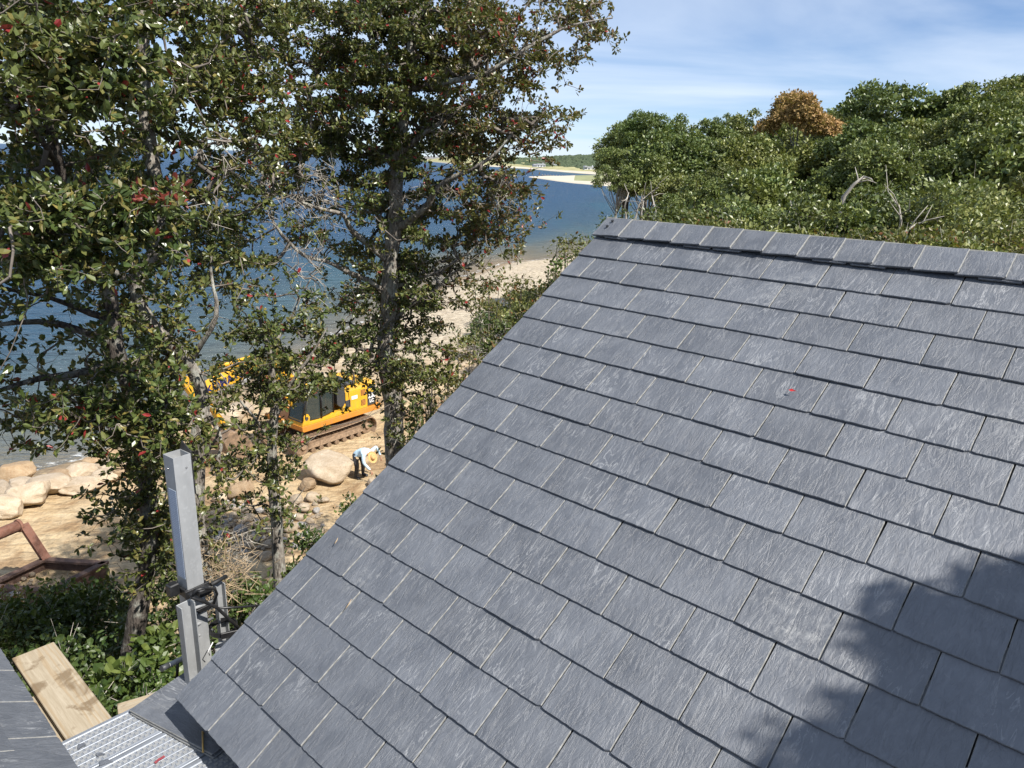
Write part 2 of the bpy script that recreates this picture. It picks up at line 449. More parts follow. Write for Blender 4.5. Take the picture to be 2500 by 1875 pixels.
RUST = rock_mat('rusty_steel', (0.15, 0.07, 0.048), (0.25, 0.125, 0.09), (0.22, 0.15, 0.12))
def glass_mat():
    m = Mat('cab_glass'); return m.set(col=(0.035, 0.05, 0.05), rough=0.05, spec=0.8, alpha=0.72)
GLASS = glass_mat()
def alu_mat(name, col, rough, scale):
    m = Mat(name); v = m.coord('Object')
    n = m.noise(m.mapping(v, (scale, scale, scale * 0.35)), 3.0, 6, 0.65, 0.4)
    spots = m.ramp(m.noise(v, 28, 4, 0.6), [(0.55, 0), (0.75, 0.5)])
    c = m.mix(m.ramp(n, [(0.3, 0), (0.7, 1)]), tuple(x * 0.8 for x in col), col)
    c = m.mix(spots, c, tuple(min(1, x * 1.25) for x in col))
    return m.set(col=c, rough=m.ramp(n, [(0.3, rough), (0.7, rough + 0.15)]), metal=0.35)
ALU = alu_mat('aluminium', (0.38, 0.39, 0.395), 0.5, 4)
ALU_B = alu_mat('aluminium_deck', (0.27, 0.295, 0.335), 0.45, 2)
def sticker_mat():
    m = Mat('warning_sticker'); v = m.coord('Object')
    w = m.n('ShaderNodeTexWave', wave_type='BANDS', bands_direction='Z'); m.L(v, w.inputs[0]); w.inputs['Scale'].default_value = 26; w.inputs['Distortion'].default_value = 0.0
    t = m.math('MULTIPLY', m.ramp(w.outputs['Fac'], [(0.55, 0), (0.75, 1)]), m.ramp(m.noise(m.mapping(v, (60, 60, 160)), 2.0, 2), [(0.42, 0), (0.56, 0.75)]))
    c = m.mix(t, (0.40, 0.46, 0.55), (0.09, 0.15, 0.27))
    c = m.mix(m.ramp(m.noise(v, 12, 5, 0.7), [(0.62, 0), (0.68, 1)]), c, (0.5, 0.5, 0.5))
    return m.set(col=c, rough=0.5)
STICK = sticker_mat()
def wood_mat():
    m = Mat('plank_wood'); v = m.coord('Object')
    g = m.noise(m.mapping(v, (2.2, 30, 30)), 2.0, 6, 0.6, 0.6)
    ring = m.n('ShaderNodeTexWave', wave_type='RINGS', rings_direction='X'); m.L(m.mapping(v, (1.0, 9, 9), loc=(0, 0.4, 1.9)), ring.inputs[0]); ring.inputs['Scale'].default_value = 3.0; ring.inputs['Distortion'].default_value = 4.0; ring.inputs['Detail'].default_value = 3
    c = m.mix(m.ramp(g, [(0.3, 0), (0.7, 1)]), (0.28, 0.23, 0.16), (0.39, 0.335, 0.25))
    c = m.mix(m.ramp(ring.outputs['Fac'], [(0.55, 0), (0.95, 0.45)]), c, (0.29, 0.20, 0.105))
    s1 = m.ramp(m.noise(v, 4.6, 5, 0.6, 0.5), [(0.54, 0), (0.62, 0.8)])
    c = m.mix(s1, c, (0.15, 0.105, 0.06))
    return m.set(col=c, rough=0.8, normal=m.bump(g, 0.003), spec=0.25)
WOOD = wood_mat()
SIDING = simple('wall_shingle', (0.32, 0.29, 0.25), 0.9, var=0.2, scale=8)
TRIM = simple('trim_board', (0.30, 0.28, 0.26), 0.7, var=0.15)
DECKM = simple('roof_underlay', (0.02, 0.02, 0.022), 0.9)
STRAW = simple('straw', (0.52, 0.32, 0.13), 0.85, var=0.25, scale=60)
SHIRT = simple('blue_shirt', (0.44, 0.60, 0.72), 0.85, var=0.12, scale=10)
JEANS = simple('dark_jeans', (0.055, 0.06, 0.072), 0.9, var=0.25, scale=10)
SKIN = simple('skin', (0.36, 0.20, 0.13), 0.6, var=0.08)
REDL = simple('red_leaf', (0.42, 0.02, 0.02), 0.5, var=0.2, scale=40)

# ------------------------------------------------------------------ terrain and sea
SHORE = [np.array([-34., -40.]), np.array([-30., -8.]), np.array([-25.5, 10.]), np.array([-21.5, 21.])] + \
        [gz(x, y, 0)[:2] for x, y in [(0, 1170), (90, 1150), (210, 1120), (300, 1085), (560, 960), (700, 880), (800, 830), (900, 785), (1000, 735), (1106, 687), (1233, 643), (1340, 633)]] + \
        [np.array([16., 118.]), np.array([30., 150.]), np.array([48., 200.]), np.array([75., 300.])]
SHORE = np.array(SHORE)
def sdf(P):                                     # + inland, - at sea
    P = np.asarray(P, float); best = np.full(P.shape[:-1], 1e9); sg = np.ones(P.shape[:-1])
    for a, b in zip(SHORE[:-1], SHORE[1:]):
        ab = b - a; t = np.clip(((P - a) @ ab) / (ab @ ab), 0, 1)
        q = a + t[..., None] * ab; d = np.linalg.norm(P - q, axis=-1)
        cr = ab[0] * (P[..., 1] - a[1]) - ab[1] * (P[..., 0] - a[0])
        m = d < best; best = np.where(m, d, best); sg = np.where(m, np.where(cr < 0, 1., -1.), sg)
    return best * sg
def ss(x, a, b):
    t = np.clip((x - a) / (b - a), 0, 1); return t * t * (3 - 2 * t)
def height(P):
    P = np.asarray(P, float); d = sdf(P)
    p3 = np.concatenate([P, np.zeros(P.shape[:-1] + (1,))], -1)
    n = fbm(p3 * 0.22, 4)
    dd = d + 0.6 * vnoise(p3 * 0.13 + 5)
    z = np.where(d < 0, np.maximum(d * 0.07, -3.0), 0.75 * ss(d, -0.3, 4.5) + 0.45 * ss(d, 4, 14))
    far = ss(P[..., 1], 38, 70)                 # the bluff comes nearer the water farther along
    z = z + (4.2 - 1.0 * far) * ss(dd + 3.2 * far, 15.6, 23.5 + 6 * far) + 1.6 * ss(d, 26, 60)
    z = z + 0.10 * n * ss(d, 0.5, 4) + 0.25 * n * ss(d, 15, 22)
    p5 = p3 * 1.3
    z = z + 0.05 * vnoise(p5) * ss(d, 1, 3)
    return z
def hz(x, y): return float(height(np.array([[x, y]]))[0])
def ground(px, py):                             # where the line of sight meets the ground
    v = unit(ray(px, py)); t = np.linspace(6, 120, 700); P = EYE + v * t[:, None]
    below = P[:, 2] < height(P[:, :2]); i = int(np.argmax(below)) if below.any() else len(t) - 1
    return P[i]
gx = np.concatenate([np.arange(-46, -24, 1.0), np.arange(-24, 8, 0.3), np.arange(8, 92, 1.2)])
gy = np.concatenate([np.arange(-30, 8, 1.2), np.arange(8, 50, 0.33), np.arange(50, 110, 0.8), np.arange(110, 300, 4.0)])
GX, GY = np.meshgrid(gx, gy, indexing='ij')
GZ = height(np.stack([GX, GY], -1))
V = np.stack([GX, GY, GZ], -1).reshape(-1, 3)
ni, nj = GX.shape
idx = np.arange(ni * nj).reshape(ni, nj)
F = np.stack([idx[:-1, :-1], idx[1:, :-1], idx[1:, 1:], idx[:-1, 1:]], -1).reshape(-1, 4)
terrain = link('beach_and_bluff', mesh_np('beach_and_bluff', V, F, smooth=True), None, SAND)
tag(terrain, kind='structure')

# far shore: radius of the waterline by picture column
def wl(x, pts):
    xs = [p[0] for p in pts]; ys = [p[1] for p in pts]; return np.interp(x, xs, ys)
FARW = [(1000, 391), (1045, 394), (1100, 400), (1160, 404), (1229, 408.5), (1300, 413), (1346, 417.5), (1400, 422), (1456, 426), (1500, 431), (1700, 438), (2600, 466)]
def far_r(x):
    y = wl(x, FARW); p = gz(x, y, 0); return math.hypot(p[0], p[1])
xs = np.concatenate([np.arange(1022, 1560, 6.0), np.arange(1560, 2700, 40.0)])
prof = [(-60, -1.5), (0, 0.0), (14, 1.0), (26, 1.8), (60, 3.4), (110, 4.2), (160, 5), (420, 11), (900, 15), (1500, 12)]
V = []; grass = []
for x in xs:
    v = ray(x, 400.0); dr = np.array([v[0], v[1]]) / math.hypot(v[0], v[1]); r0 = far_r(x)
    wdt = 0.25 + 0.75 * ss(x, 1022, 1160)
    hh = 0.05 + 0.95 * ss(x, 1022, 1120)
    for k, (dr_, z) in enumerate(prof):
        j = (0.7 * vnoise(np.array([x * 0.05, k * 3.1, 0.5])) if k > 2 else 0)
        V.append((dr[0] * (r0 + dr_ * wdt), dr[1] * (r0 + dr_ * wdt), z * hh + j))
m_ = len(prof); F = []; MI = []
for i in range(len(xs) - 1):
    for k in range(m_ - 1):
        F.append((i * m_ + k, (i + 1) * m_ + k, (i + 1) * m_ + k + 1, i * m_ + k + 1)); MI.append(0 if k < 3 else 1)
DUNE = simple('dune_grass', (0.30, 0.28, 0.13), 0.95, var=0.35, scale=0.05)
me = mesh_np('far_shore', V, F, MI, True)
o = link('far_shore', me, None, [FAR_SAND, DUNE]); tag(o, kind='structure')
# the spit in front of it
SP = [((1290, 432.5), (1296, 431.5), 0.3), ((1320, 437), (1335, 430.5), 0.9), ((1360, 443), (1375, 431), 1.4), ((1400, 448), (1405, 431), 2.0), ((1450, 452), (1440, 432), 2.6), ((1500, 457), (1490, 434), 3.0), ((1545, 463), (1560, 436), 3.4), ((1640, 474), (1640, 440), 4), ((1800, 490), (1800, 446), 5)]
V = []; F = []; MI = []
prf = [(0, -0.6), (0.02, 0.0), (0.16, 0.45), (0.3, 0.75), (0.55, 1.0), (0.8, 0.8), (0.97, 0.0), (1.0, -0.5)]
for (a, b, h) in SP:
    A = gz(a[0], a[1], 0); B = gz(b[0], b[1], 0)
    for t, s in prf:
        q = A + (B - A) * t; V.append((q[0], q[1], h * s if s > 0 else s))
k_ = len(prf)
for i in range(len(SP) - 1):
    for k in range(k_ - 1):
        F.append((i * k_ + k, (i + 1) * k_ + k, (i + 1) * k_ + k + 1, i * k_ + k + 1)); MI.append(1 if (2 <= k <= 4 and i >= 3) else 0)
SPIT_GRASS = simple('spit_grass', (0.22, 0.23, 0.11), 0.95, var=0.3, scale=0.1)
o = link('sand_spit', mesh_np('sand_spit', V, F, MI, True), None, [FAR_SAND, SPIT_GRASS]); tag(o, kind='structure')

# sea: fan-shaped sheet with the water depth stored on it
ang = np.linspace(rad(-75), rad(80), 260)
rr = np.concatenate([np.linspace(8, 110, 170), np.geomspace(112, 3000, 110), np.geomspace(3300, 45000, 20)])
A_, R_ = np.meshgrid(ang, rr, indexing='ij')
SX, SY = R_ * np.sin(A_), R_ * np.cos(A_)
d = -sdf(np.stack([SX, SY], -1))
pc = 1250 + FPX * np.tan(A_) / 0.957            # rough picture column of the azimuth
fr = np.array([far_r(c) for c in np.clip(pc[:, 0], 1000, 2600)])[:, None]
dfar = np.where(pc > 990, fr - R_, 1e4)
depth = np.minimum(d, np.maximum(dfar * 0.22, 0))
V = np.stack([SX, SY, np.zeros_like(SX)], -1).reshape(-1, 3)
ni, nj = SX.shape; idx = np.arange(ni * nj).reshape(ni, nj)
F = np.stack([idx[:-1, :-1], idx[:-1, 1:], idx[1:, 1:], idx[1:, :-1]], -1).reshape(-1, 4)[:, ::-1]
me = mesh_np('sea', V, F, smooth=True)
at_ = me.attributes.new('offshore', 'FLOAT', 'POINT'); at_.data.foreach_set('value', depth.ravel().astype(np.float32))
def sea_mat():
    m = Mat('sea_water'); v = m.geo('Position')
    a = m.n('ShaderNodeAttribute'); a.attribute_name = 'offshore'
    pn = m.noise(m.mapping(v, (0.06, 0.02, 1), (0, 0, rad(20))), 1.0, 4, 0.55, 0.5)
    d = m.math('ADD', a.outputs['Fac'], m.math('MULTIPLY', m.math('SUBTRACT', pn, 0.5), 16.0))
    c = m.ramp(m.math('MULTIPLY', d, 0.01), [(0.0, (0.20, 0.15, 0.09)), (0.05, (0.13, 0.118, 0.082)), (0.115, (0.06, 0.09, 0.10)), (0.20, (0.026, 0.065, 0.105)), (0.45, (0.016, 0.056, 0.115)), (1.0, (0.012, 0.048, 0.11))])
    weed = m.ramp(m.noise(m.mapping(v, (0.035, 0.011, 1), (0, 0, rad(12)), (3.7, 1, 0)), 1.0, 5, 0.6, 0.4), [(0.36, 0.45), (0.48, 0)])
    c = m.mix(weed, c, (0.016, 0.08, 0.12))
    h1 = m.noise(m.mapping(v, (0.5, 1.3, 1), (0, 0, rad(28))), 0.9, 5, 0.6, 0.5)
    h2 = m.noise(m.mapping(v, (0.9, 2.2, 1), (0, 0, rad(14))), 2.2, 4, 0.6, 0.3)
    h3 = m.noise(m.mapping(v, (0.12, 0.42, 1), (0, 0, rad(24))), 1.0, 4, 0.6, 0.4)
    h = m.math('ADD', m.math('ADD', h1, m.math('MULTIPLY', h2, 0.25)), m.math('MULTIPLY', h3, 2.2))
    # small line of foam at the water's edge
    foam = m.math('MULTIPLY', m.ramp(m.math('MULTIPLY', m.math('ADD', a.outputs['Fac'], m.math('MULTIPLY', m.math('SUBTRACT', h1, 0.5), 2.2)), 0.1), [(0.0, 0.0), (0.02, 0.8), (0.05, 0.8), (0.075, 0)]), m.ramp(m.noise(v, 2.0, 5, 0.7), [(0.5, 0), (0.62, 1)]))
    c = m.mix(foam, c, (0.75, 0.76, 0.75))
    nb_ = m.bump(h, 0.75, 1.0)
    df = m.n('ShaderNodeBsdfDiffuse'); m.L(c, df.inputs[0]); m.L(nb_, df.inputs['Normal'])
    gl = m.n('ShaderNodeBsdfGlossy'); gl.inputs['Roughness'].default_value = 0.16; m.L(nb_, gl.inputs['Normal'])
    fr = m.n('ShaderNodeFresnel'); fr.inputs[0].default_value = 1.33; m.L(nb_, fr.inputs['Normal'])
    mx = m.n('ShaderNodeMixShader'); m.L(m.math('MINIMUM', fr.outputs[0], 0.42), mx.inputs[0])   # wave faces keep even distant water from mirroring
    m.L(df.outputs[0], mx.inputs[1]); m.L(gl.outputs[0], mx.inputs[2]); m.L(mx.outputs[0], m.out.inputs[0])
    return m.m
sea = link('sea', me, None, sea_mat()); tag(sea, kind='structure')
# sea bed so that nothing is open below
bed = link('sea_bed', mesh_np('sea_bed', [(-3000, -500, -4), (3000, -500, -4), (3000, 3000, -4), (-3000, 3000, -4)], [(0, 1, 2, 3)]), None, SAND); tag(bed, kind='structure')

# ------------------------------------------------------------------ far wood, houses and jetty
def blobs(centers, radii, sub=1, jit=0.25):
    bm = bmesh.new(); bmesh.ops.create_icosphere(bm, subdivisions=sub, radius=1.0)
    bv = np.array([v.co[:] for v in bm.verts]); bf = np.array([[v.index for v in f.verts] for f in bm.faces]); bm.free()
    n = len(centers)
    V = bv[None] * (1 + jit * (RNG.random((n, len(bv), 1)) - 0.5) * 2) * radii[:, None, :] + centers[:, None, :]
    F = bf[None] + (np.arange(n) * len(bv))[:, None, None]
    return V.reshape(-1, 3), F.reshape(-1, 3)
cs, rs = [], []
for i in range(2600):
    x = RNG.uniform(1105, 1640); v = ray(x, 400.0); dr = np.array([v[0], v[1]]) / math.hypot(v[0], v[1]); r0 = far_r(x)
    if x < 1180 and RNG.random() < 0.7: continue
    t = RNG.random() ** 1.3
    off = 120 + 70 * vnoise(np.array([x * 0.03, 1.5, 2.5])) + t * 700
    crest = 8 + 14 * ss(x, 1120, 1500)
    z = 4 + (crest - 4) * ss(off, 60, 600) + 1.3 * vnoise(np.array([x * 0.08, off * 0.02, 0.3]))
    s = RNG.uniform(4, 8)
    cs.append((dr[0] * (r0 + off), dr[1] * (r0 + off), z - 2.2)); rs.append((s, s * 1.2, s * 0.62))
V, F = blobs(np.array(cs), np.array(rs), 1, 0.3)
FARLEAF = Mat('far_foliage')
_v = FARLEAF.geo('Position'); _n = FARLEAF.noise(_v, 0.35, 5, 0.7)
FARLEAF.set(col=FARLEAF.mix(FARLEAF.ramp(_n, [(0.35, 0), (0.65, 1)]), FARLEAF.ramp(FARLEAF.geo('Random Per Island'), [(0, (0.035, 0.06, 0.035)), (1, (0.07, 0.095, 0.045))]), (0.10, 0.125, 0.075)), rough=0.9, spec=0.1, normal=FARLEAF.bump(_n, 3.0))
o = link('far_wood', mesh_np('far_wood', V, F), None, FARLEAF.m); tag(o, 'hazy green wood along the far shore behind the dune grass', 'wood', kind='stuff')
HW = simple('house_white', (0.50, 0.52, 0.54), 0.8, var=0.05); HR = simple('house_roof', (0.34, 0.35, 0.38), 0.8, var=0.1); HG = simple('house_pane', (0.05, 0.06, 0.08), 0.2)
def far_house(px, py, w, dpt, hgt, roof, label, wings=(), face=0.15):
    p = gz(px, py, 3.5)
    e = empty('seaside_house', (p[0], p[1], 3.0), label, 'house', 'houses on the far shore')
    M = Matrix.Translation((p[0], p[1], 3.0)) @ Matrix.Rotation(face, 4, 'Z')
    for (ox, ww, hh) in [(0, w, hgt)] + list(wings):
        box('wall', (ww, dpt, hh), (ox, 0, hh / 2), HW, e, M)
        prism('roof', [(ox - ww / 2 - 0.4, hh + 0.01), (ox + ww / 2 + 0.4, hh + 0.01), (ox + ww / 2 - 0.6, hh + roof), (ox - ww / 2 + 0.6, hh + roof)], -dpt / 2 - 0.4, dpt / 2 + 0.4, HR, e, M)
        for k in range(max(2, int(ww / 3.2))):
            wx = ox - ww / 2 + (k + 0.5) * ww / max(2, int(ww / 3.2))
            box('window', (1.3, 0.16, 1.5), (wx, -dpt / 2 - 0.06, hh * 0.55), HG, e, M)
    box('chimney', (0.8, 0.8, 1.6), (w * 0.25, 0, hgt + roof + 0.6), HW, e, M)
    return e
far_house(1320, 407, 11, 8, 2.6, 1.7, 'long low white house with grey roof on the far dunes', [(-8, 4.5, 2.0)])
far_house(1347, 407, 6.5, 8, 5.0, 1.7, 'tall white house with chimney beside the long low house on the far dunes', [(4.7, 2.6, 2.0)])
far_house(1441, 414, 9, 7, 2.4, 1.2, 'flat white house with two wings by the end of the far beach', [(-5.8, 2.6, 3.2), (5.7, 2.4, 3.0)])
a = gz(1322, 427.5, 0.9); b = gz(1373, 430.5, 0.9)
PIER = simple('jetty_wood', (0.25, 0.22, 0.19), 0.9)
e = empty('jetty', (a[0], a[1], -1.0), 'thin wooden jetty on piles beside the sand spit', 'jetty')
dv = b - a; L_ = np.linalg.norm(dv); mw = Matrix.Translation((a + b) / 2) @ Matrix.Rotation(math.atan2(dv[1], dv[0]), 4, 'Z')
box('deck', (L_, 1.6, 0.35), (0, 0, 0), PIER, e, mw)
for k in range(8):
    cyl('pile', (-L_ / 2 + 0.5 + k * (L_ - 1) / 7, 0.4, -2.2), (-L_ / 2 + 0.5 + k * (L_ - 1) / 7, 0.4, 0.7), 0.22, PIER, e, mw, 6)

# ------------------------------------------------------------------ the slated house
d1 = np.array([0.74056672, -0.67198284, 0.0])   # along the eaves
hd = np.array([0.67198284, 0.74056672, 0.0])    # level, towards the ridge
up = np.array([0.56674705, 0.62459036, 0.53729384])
nrm = np.cross(d1, up)
PR = np.array([0.61832677, 5.94156896, 11.93836387])   # rake end of the lower edge of the ridge slates
EX, SW, TH = 0.24724, 0.3694, 0.0100
CE = PR - up * 17 * EX
def basis(ox, oy, oz, org):
    return Matrix(((ox[0], oy[0], oz[0], org[0]), (ox[1], oy[1], oz[1], org[1]), (ox[2], oy[2], oz[2], org[2]), (0, 0, 0, 1)))
def slate_mesh(name, w, l, seed, t=TH):
    r = random.Random(seed)
    n = 18; pts = []; kind = []
    cl, cr = r.choice([0.001, 0.002, 0.004, 0.006]), r.choice([0.002, 0.003, 0.006, 0.010])
    for i in range(n + 1):
        x = -w / 2 + w * i / n
        y = r.uniform(-0.0014, 0.0014)
        if i == 0: y += cl
        if i == n: y += cr
        if i == 0: x += 0.0015
        pts.append((x, y)); kind.append(2)
    for j in range(1, 6): pts.append((w / 2 + r.uniform(-0.0016, 0.0012), l * j / 5)); kind.append(1)
    kind[n] = 1
    pts.append((-w / 2, l)); kind.append(0)
    for j in range(4, 0, -1): pts.append((-w / 2 + r.uniform(-0.001, 0.0016), l * j / 5)); kind.append(1)
    kind[-5] = 1
    N = len(pts); cx, cy = 0, l / 2
    V = []; ins = 0.0022
    for x, y in pts:
        sx = x - math.copysign(min(ins, abs(x)), x); sy = y + (ins if y < 0.03 else 0) - (ins if y > l - 0.01 else 0)
        V.append((sx, sy, r.uniform(-0.0008, 0.0008)))
    for x, y in pts: V.append((x, y, -0.004 + r.uniform(-0.0012, 0.0012)))
    for x, y in pts: V.append((x, y, -t))
    F = [tuple(range(N)), tuple(range(3 * N - 1, 2 * N - 1, -1))]; MI = [0, 2]
    for i in range(N):
        j = (i + 1) % N; k = kind[i]
        mi = 1 if k == 1 else (2 if k == 2 else 0)
        F.append((i, N + i, N + j, j)); MI.append(mi if k != 2 else 0)
        F.append((N + i, 2 * N + i, 2 * N + j, N + j)); MI.append(mi)
    me = bpy.data.meshes.new(name); me.from_pydata(V, [], F)
    me.polygons.foreach_set('material_index', MI)
    for m in (SLATE, SLATE_CUT, SLATE_BUTT): me.materials.append(m)
    return me
SLATES = [slate_mesh('slate', SW - 0.005, EX * 1.5, s) for s in range(8)]
house = empty('slate_roofed_house', (float(CE[0] + hd[0] * 2 + d1[0] * 2), float(CE[1] + hd[1] * 2 + d1[1] * 2), 4.6),
              'house with blue grey slate roof and slate ridge', 'house')
def plane_obj(name, O, U, Vv, nn, thick, mat, parent):
    # slab with top face through O spanned by U and Vv
    P = [O, O + U, O + U + Vv, O + Vv]
    V = [tuple(p) for p in P] + [tuple(p - nn * thick) for p in P]
    F = [(0, 1, 2, 3), (7, 6, 5, 4), (0, 4, 5, 1), (1, 5, 6, 2), (2, 6, 7, 3), (3, 7, 4, 0)]
    me = bpy.data.meshes.new(name); me.from_pydata([tuple(map(float, v)) for v in V], [], F)
    return link(name, me, parent, mat)
RL = 6.6
NROW = 17
roof = plane_obj('roof', CE - nrm * 0.03 + d1 * 0.02 + up * 0.02, d1 * (RL - 0.05), up * (NROW * EX + 0.12), nrm, 0.05, DECKM, house)
tilt = math.atan2(TH, EX)
upt = unit(up * math.cos(tilt) - nrm * math.sin(tilt)); nt_ = np.cross(d1, upt)
rr_ = random.Random(3)
def lay(me, org, parent, ux, uy, un, name='slate'):
    o = bpy.data.objects.new(name, me); COL.objects.link(o)
    a = rr_.gauss(0, rad(0.22)); lift = rr_.random() ** 3 * 0.005
    ax = np.array(ux) * math.cos(a) + np.array(uy) * math.sin(a); ay = np.cross(un, ax)
    b = lift / EX
    ay2 = unit(ay - np.array(un) * b); an = np.cross(ax, ay2)
    o.matrix_world = basis(ax, ay2, an, np.array(org) + np.array(un) * lift)
    PARENTS.append((o, parent)); return o
nsl = 0; REST = []
for i in range(1, NROW + 1):
    u = 0.0; first = True
    # how far each course has to run to leave the frame, plus a step
    while True:
        w = SW if not (first and i % 2 == 0) else 0.178
        if i in (5, 9, 13) and first: w = SW
        cu = u + w / 2
        org = PR - up * (i * EX) + d1 * cu + nrm * (TH * 0.0)
        q = pj(org + up * EX)
        if u > RL - 0.25: break
        out_ = q[0] > 2750 or q[1] > 2150
        if w == SW: me = SLATES[rr_.randrange(8)]
        else: me = slate_mesh('slate', w - 0.005, EX * 1.5, 100 + i)
        org = org + up * rr_.gauss(0, 0.0016)
        if out_: REST.append((me, np.array(basis(d1, upt, nt_, org))))
        else: lay(me, org, roof, d1, upt, nt_); nsl += 1
        u += w; first = False
print('slates', nsl, len(REST))
bm = bmesh.new()
for me, Mx in REST:
    n0 = len(bm.verts); bm.from_mesh(me); bm.verts.ensure_lookup_table()
    bmesh.ops.transform(bm, matrix=Matrix(Mx.tolist()), verts=bm.verts[n0:])
tag(link('more_slates', bm_mesh('more_slates', bm), roof, [SLATE, SLATE_CUT, SLATE_BUTT]), kind='stuff')
# ridge slates, lapped along the ridge; both slopes
CW = 0.232
nr = 0
tl = math.atan2(0.014, CW)
for k in range(24):
    cu = -0.01 + (k + 0.5) * CW
    org = PR + d1 * cu + nrm * (0.024 + 0.002 * rr_.random()) - up * 0.012
    ax = unit(d1 * math.cos(tl) + nrm * math.sin(tl)); an = np.cross(ax, up)
    me = slate_mesh('ridge_slate', CW + 0.02, 0.222, 300 + k % 6, 0.012) if k < 6 else RS[k % 6]
    if k == 0: RS = []
    if k < 6: RS.append(me)
    lay(me, org, roof, ax, up, an, 'ridge_slate')
    if k % 4 in (0, 3):                          # slivers of the under-course that show below the cap
        me2 = slate_mesh('under_slate', CW * 0.9, 0.16, 400 + k, 0.010)
        lay(me2, PR + d1 * (cu + 0.1) + nrm * 0.012 - up * 0.02, roof, d1, up, nrm, 'under_slate')
RT = PR + up * 0.215 + nrm * 0.03
upb = np.array([-up[0], -up[1], up[2]])          # the back slope
nb = np.cross(-d1, upb)
for k in range(24):
    cu = -0.01 + (k + 0.5) * CW
    lay(RS[k % 6], RT + d1 * cu - upb * 0.228 + nb * 0.012 - np.array([0, 0, 0.012]), roof, -d1, upb, nb, 'ridge_slate')
plane_obj('roof', RT + d1 * RL - np.array([0, 0, 0.05]) - upb * 3.0, -d1 * RL, upb * 3.0, nb, 0.05, SLATE, house)
# nail heads on the end ridge slate
for du, dv_ in ((0.075, 0.16), (0.07, 0.09)):
    q = PR + d1 * du + up * dv_ + nrm * 0.034
    cyl('nail', q - nrm * 0.004, q + nrm * 0.004, 0.011, BLACKM, roof, None, 8)
# gable wall, eaves wall, rake board
g0 = CE + hd * 0.35 + d1 * 0.12; g0[2] = 3.9
g1 = CE + hd * 3.4 + d1 * 0.12
zt = lambda t: CE[2] + (t) * 0.637 - 0.16
gm = CE + hd * 3.72 + d1 * 0.12
ga = [(0.35, 3.9), (0.35, zt(0.35)), (3.68, zt(3.68) + 0.0), (6.9, zt(0.46)), (6.9, 3.9)]
Mg = basis(hd, d1, np.array([0, 0, 1.0]), np.array([CE[0], CE[1], 0.0]))
Mg = Matrix(((hd[0], d1[0], 0, CE[0]), (hd[1], d1[1], 0, CE[1]), (0, 0, 1, 0), (0, 0, 0, 1)))
prism('wall', ga, 0.12, 0.24, SIDING, house, Mg)
box('wall', (0.12, RL - 0.6, 5.6), (0.41, 0.26 + (RL - 0.6) / 2, 6.7), SIDING, house, Mg)
plane_obj('rake_board', CE + d1 * 0.03 - nrm * 0.082 + up * 0.03, d1 * 0.03, up * 4.3, nrm, 0.14, TRIM, house)
plane_obj('fascia_board', CE + up * 0.05 - nrm * 0.085 + d1 * 0.07, d1 * (RL - 0.2), up * 0.03, nrm, 0.12, TRIM, house)

# the opposite roof, whose eaves run along the other side of the gap
E2 = CE + hd * -0.487; E2 = np.array([E2[0], E2[1], 9.545])
up2 = np.array([-hd[0] * math.cos(rad(32)), -hd[1] * math.cos(rad(32)), math.sin(rad(32))])
n2 = np.cross(-d1, up2)
ot = math.atan2(TH, EX); up2t = unit(up2 * math.cos(ot) - n2 * math.sin(ot)); n2t = np.cross(-d1, up2t)
wing = empty('slate_roofed_wing', (float(E2[0] - hd[0]), float(E2[1] - hd[1]), 4.6), 'low slate roof wing whose eaves face the plank walkway', 'house')
rb_ = E2 + up2 * 4.0 - n2 * 0.03
u3 = np.array([-up2[0], -up2[1], up2[2]]); n3 = np.cross(d1, u3)
plane_obj('roof', rb_ - d1 * 2.6 - u3 * 4.0, d1 * 6.0, u3 * 4.0, n3, 0.05, SLATE, wing)
r2 = plane_obj('roof', E2 - n2 * 0.03 - d1 * 2.6 - up2 * 0 + up2 * 0.02, d1 * 6.0, up2 * 4.0, n2, 0.05, SLATE, wing)
for i in range(0, 4):
    k0 = -2.55 + (0.13 if i % 2 else 0.0)
    for j in range(0, 11):
        cu = k0 + SW * (j + 0.5) + 0.03
        org = E2 + d1 * cu + up2 * (i * EX)
        lay(SLATES[rr_.randrange(8)], org, r2, -d1, up2t, n2t)
Mw = Matrix(((hd[0], d1[0], 0, E2[0]), (hd[1], d1[1], 0, E2[1]), (0, 0, 1, 0), (0, 0, 0, 1)))
box('wall', (0.12, 5.4, 5.3), (-0.3, 0.1, 6.6), SIDING, wing, Mw)
box('fascia_board', (0.03, 5.6, 0.14), (-0.06, 0.2, 9.42), TRIM, wing, Mw)
prism('wall', [(-0.36, 3.9), (-0.36, 9.55), (-3.39, 11.45), (-6.4, 9.55), (-6.4, 3.9)], -2.45, -2.33, SIDING, wing, Mw)

# ------------------------------------------------------------------ staging in the gap
def lab_M(org, ax, ay=None):
    ax = unit(ax); az = np.array([0, 0, 1.0]); ay = np.cross(az, ax); return basis(ax, ay, az, org)
a, b, c = gz(30, 1608, 9.40), gz(130, 1565, 9.40), gz(150, 1796, 9.40)
pl_len = 1.9
cen = (a + b) / 2 + unit(d1) * pl_len / 2
box('wooden_plank', (pl_len, 0.238, 0.040), (0, 0, 0), WOOD, None, lab_M((cen[0], cen[1], 9.40 - 0.02), d1), bevel=0.004)
tag(bpy.data.objects['wooden_plank'], 'stained tan wooden plank lying along the gap between the roofs', 'plank')
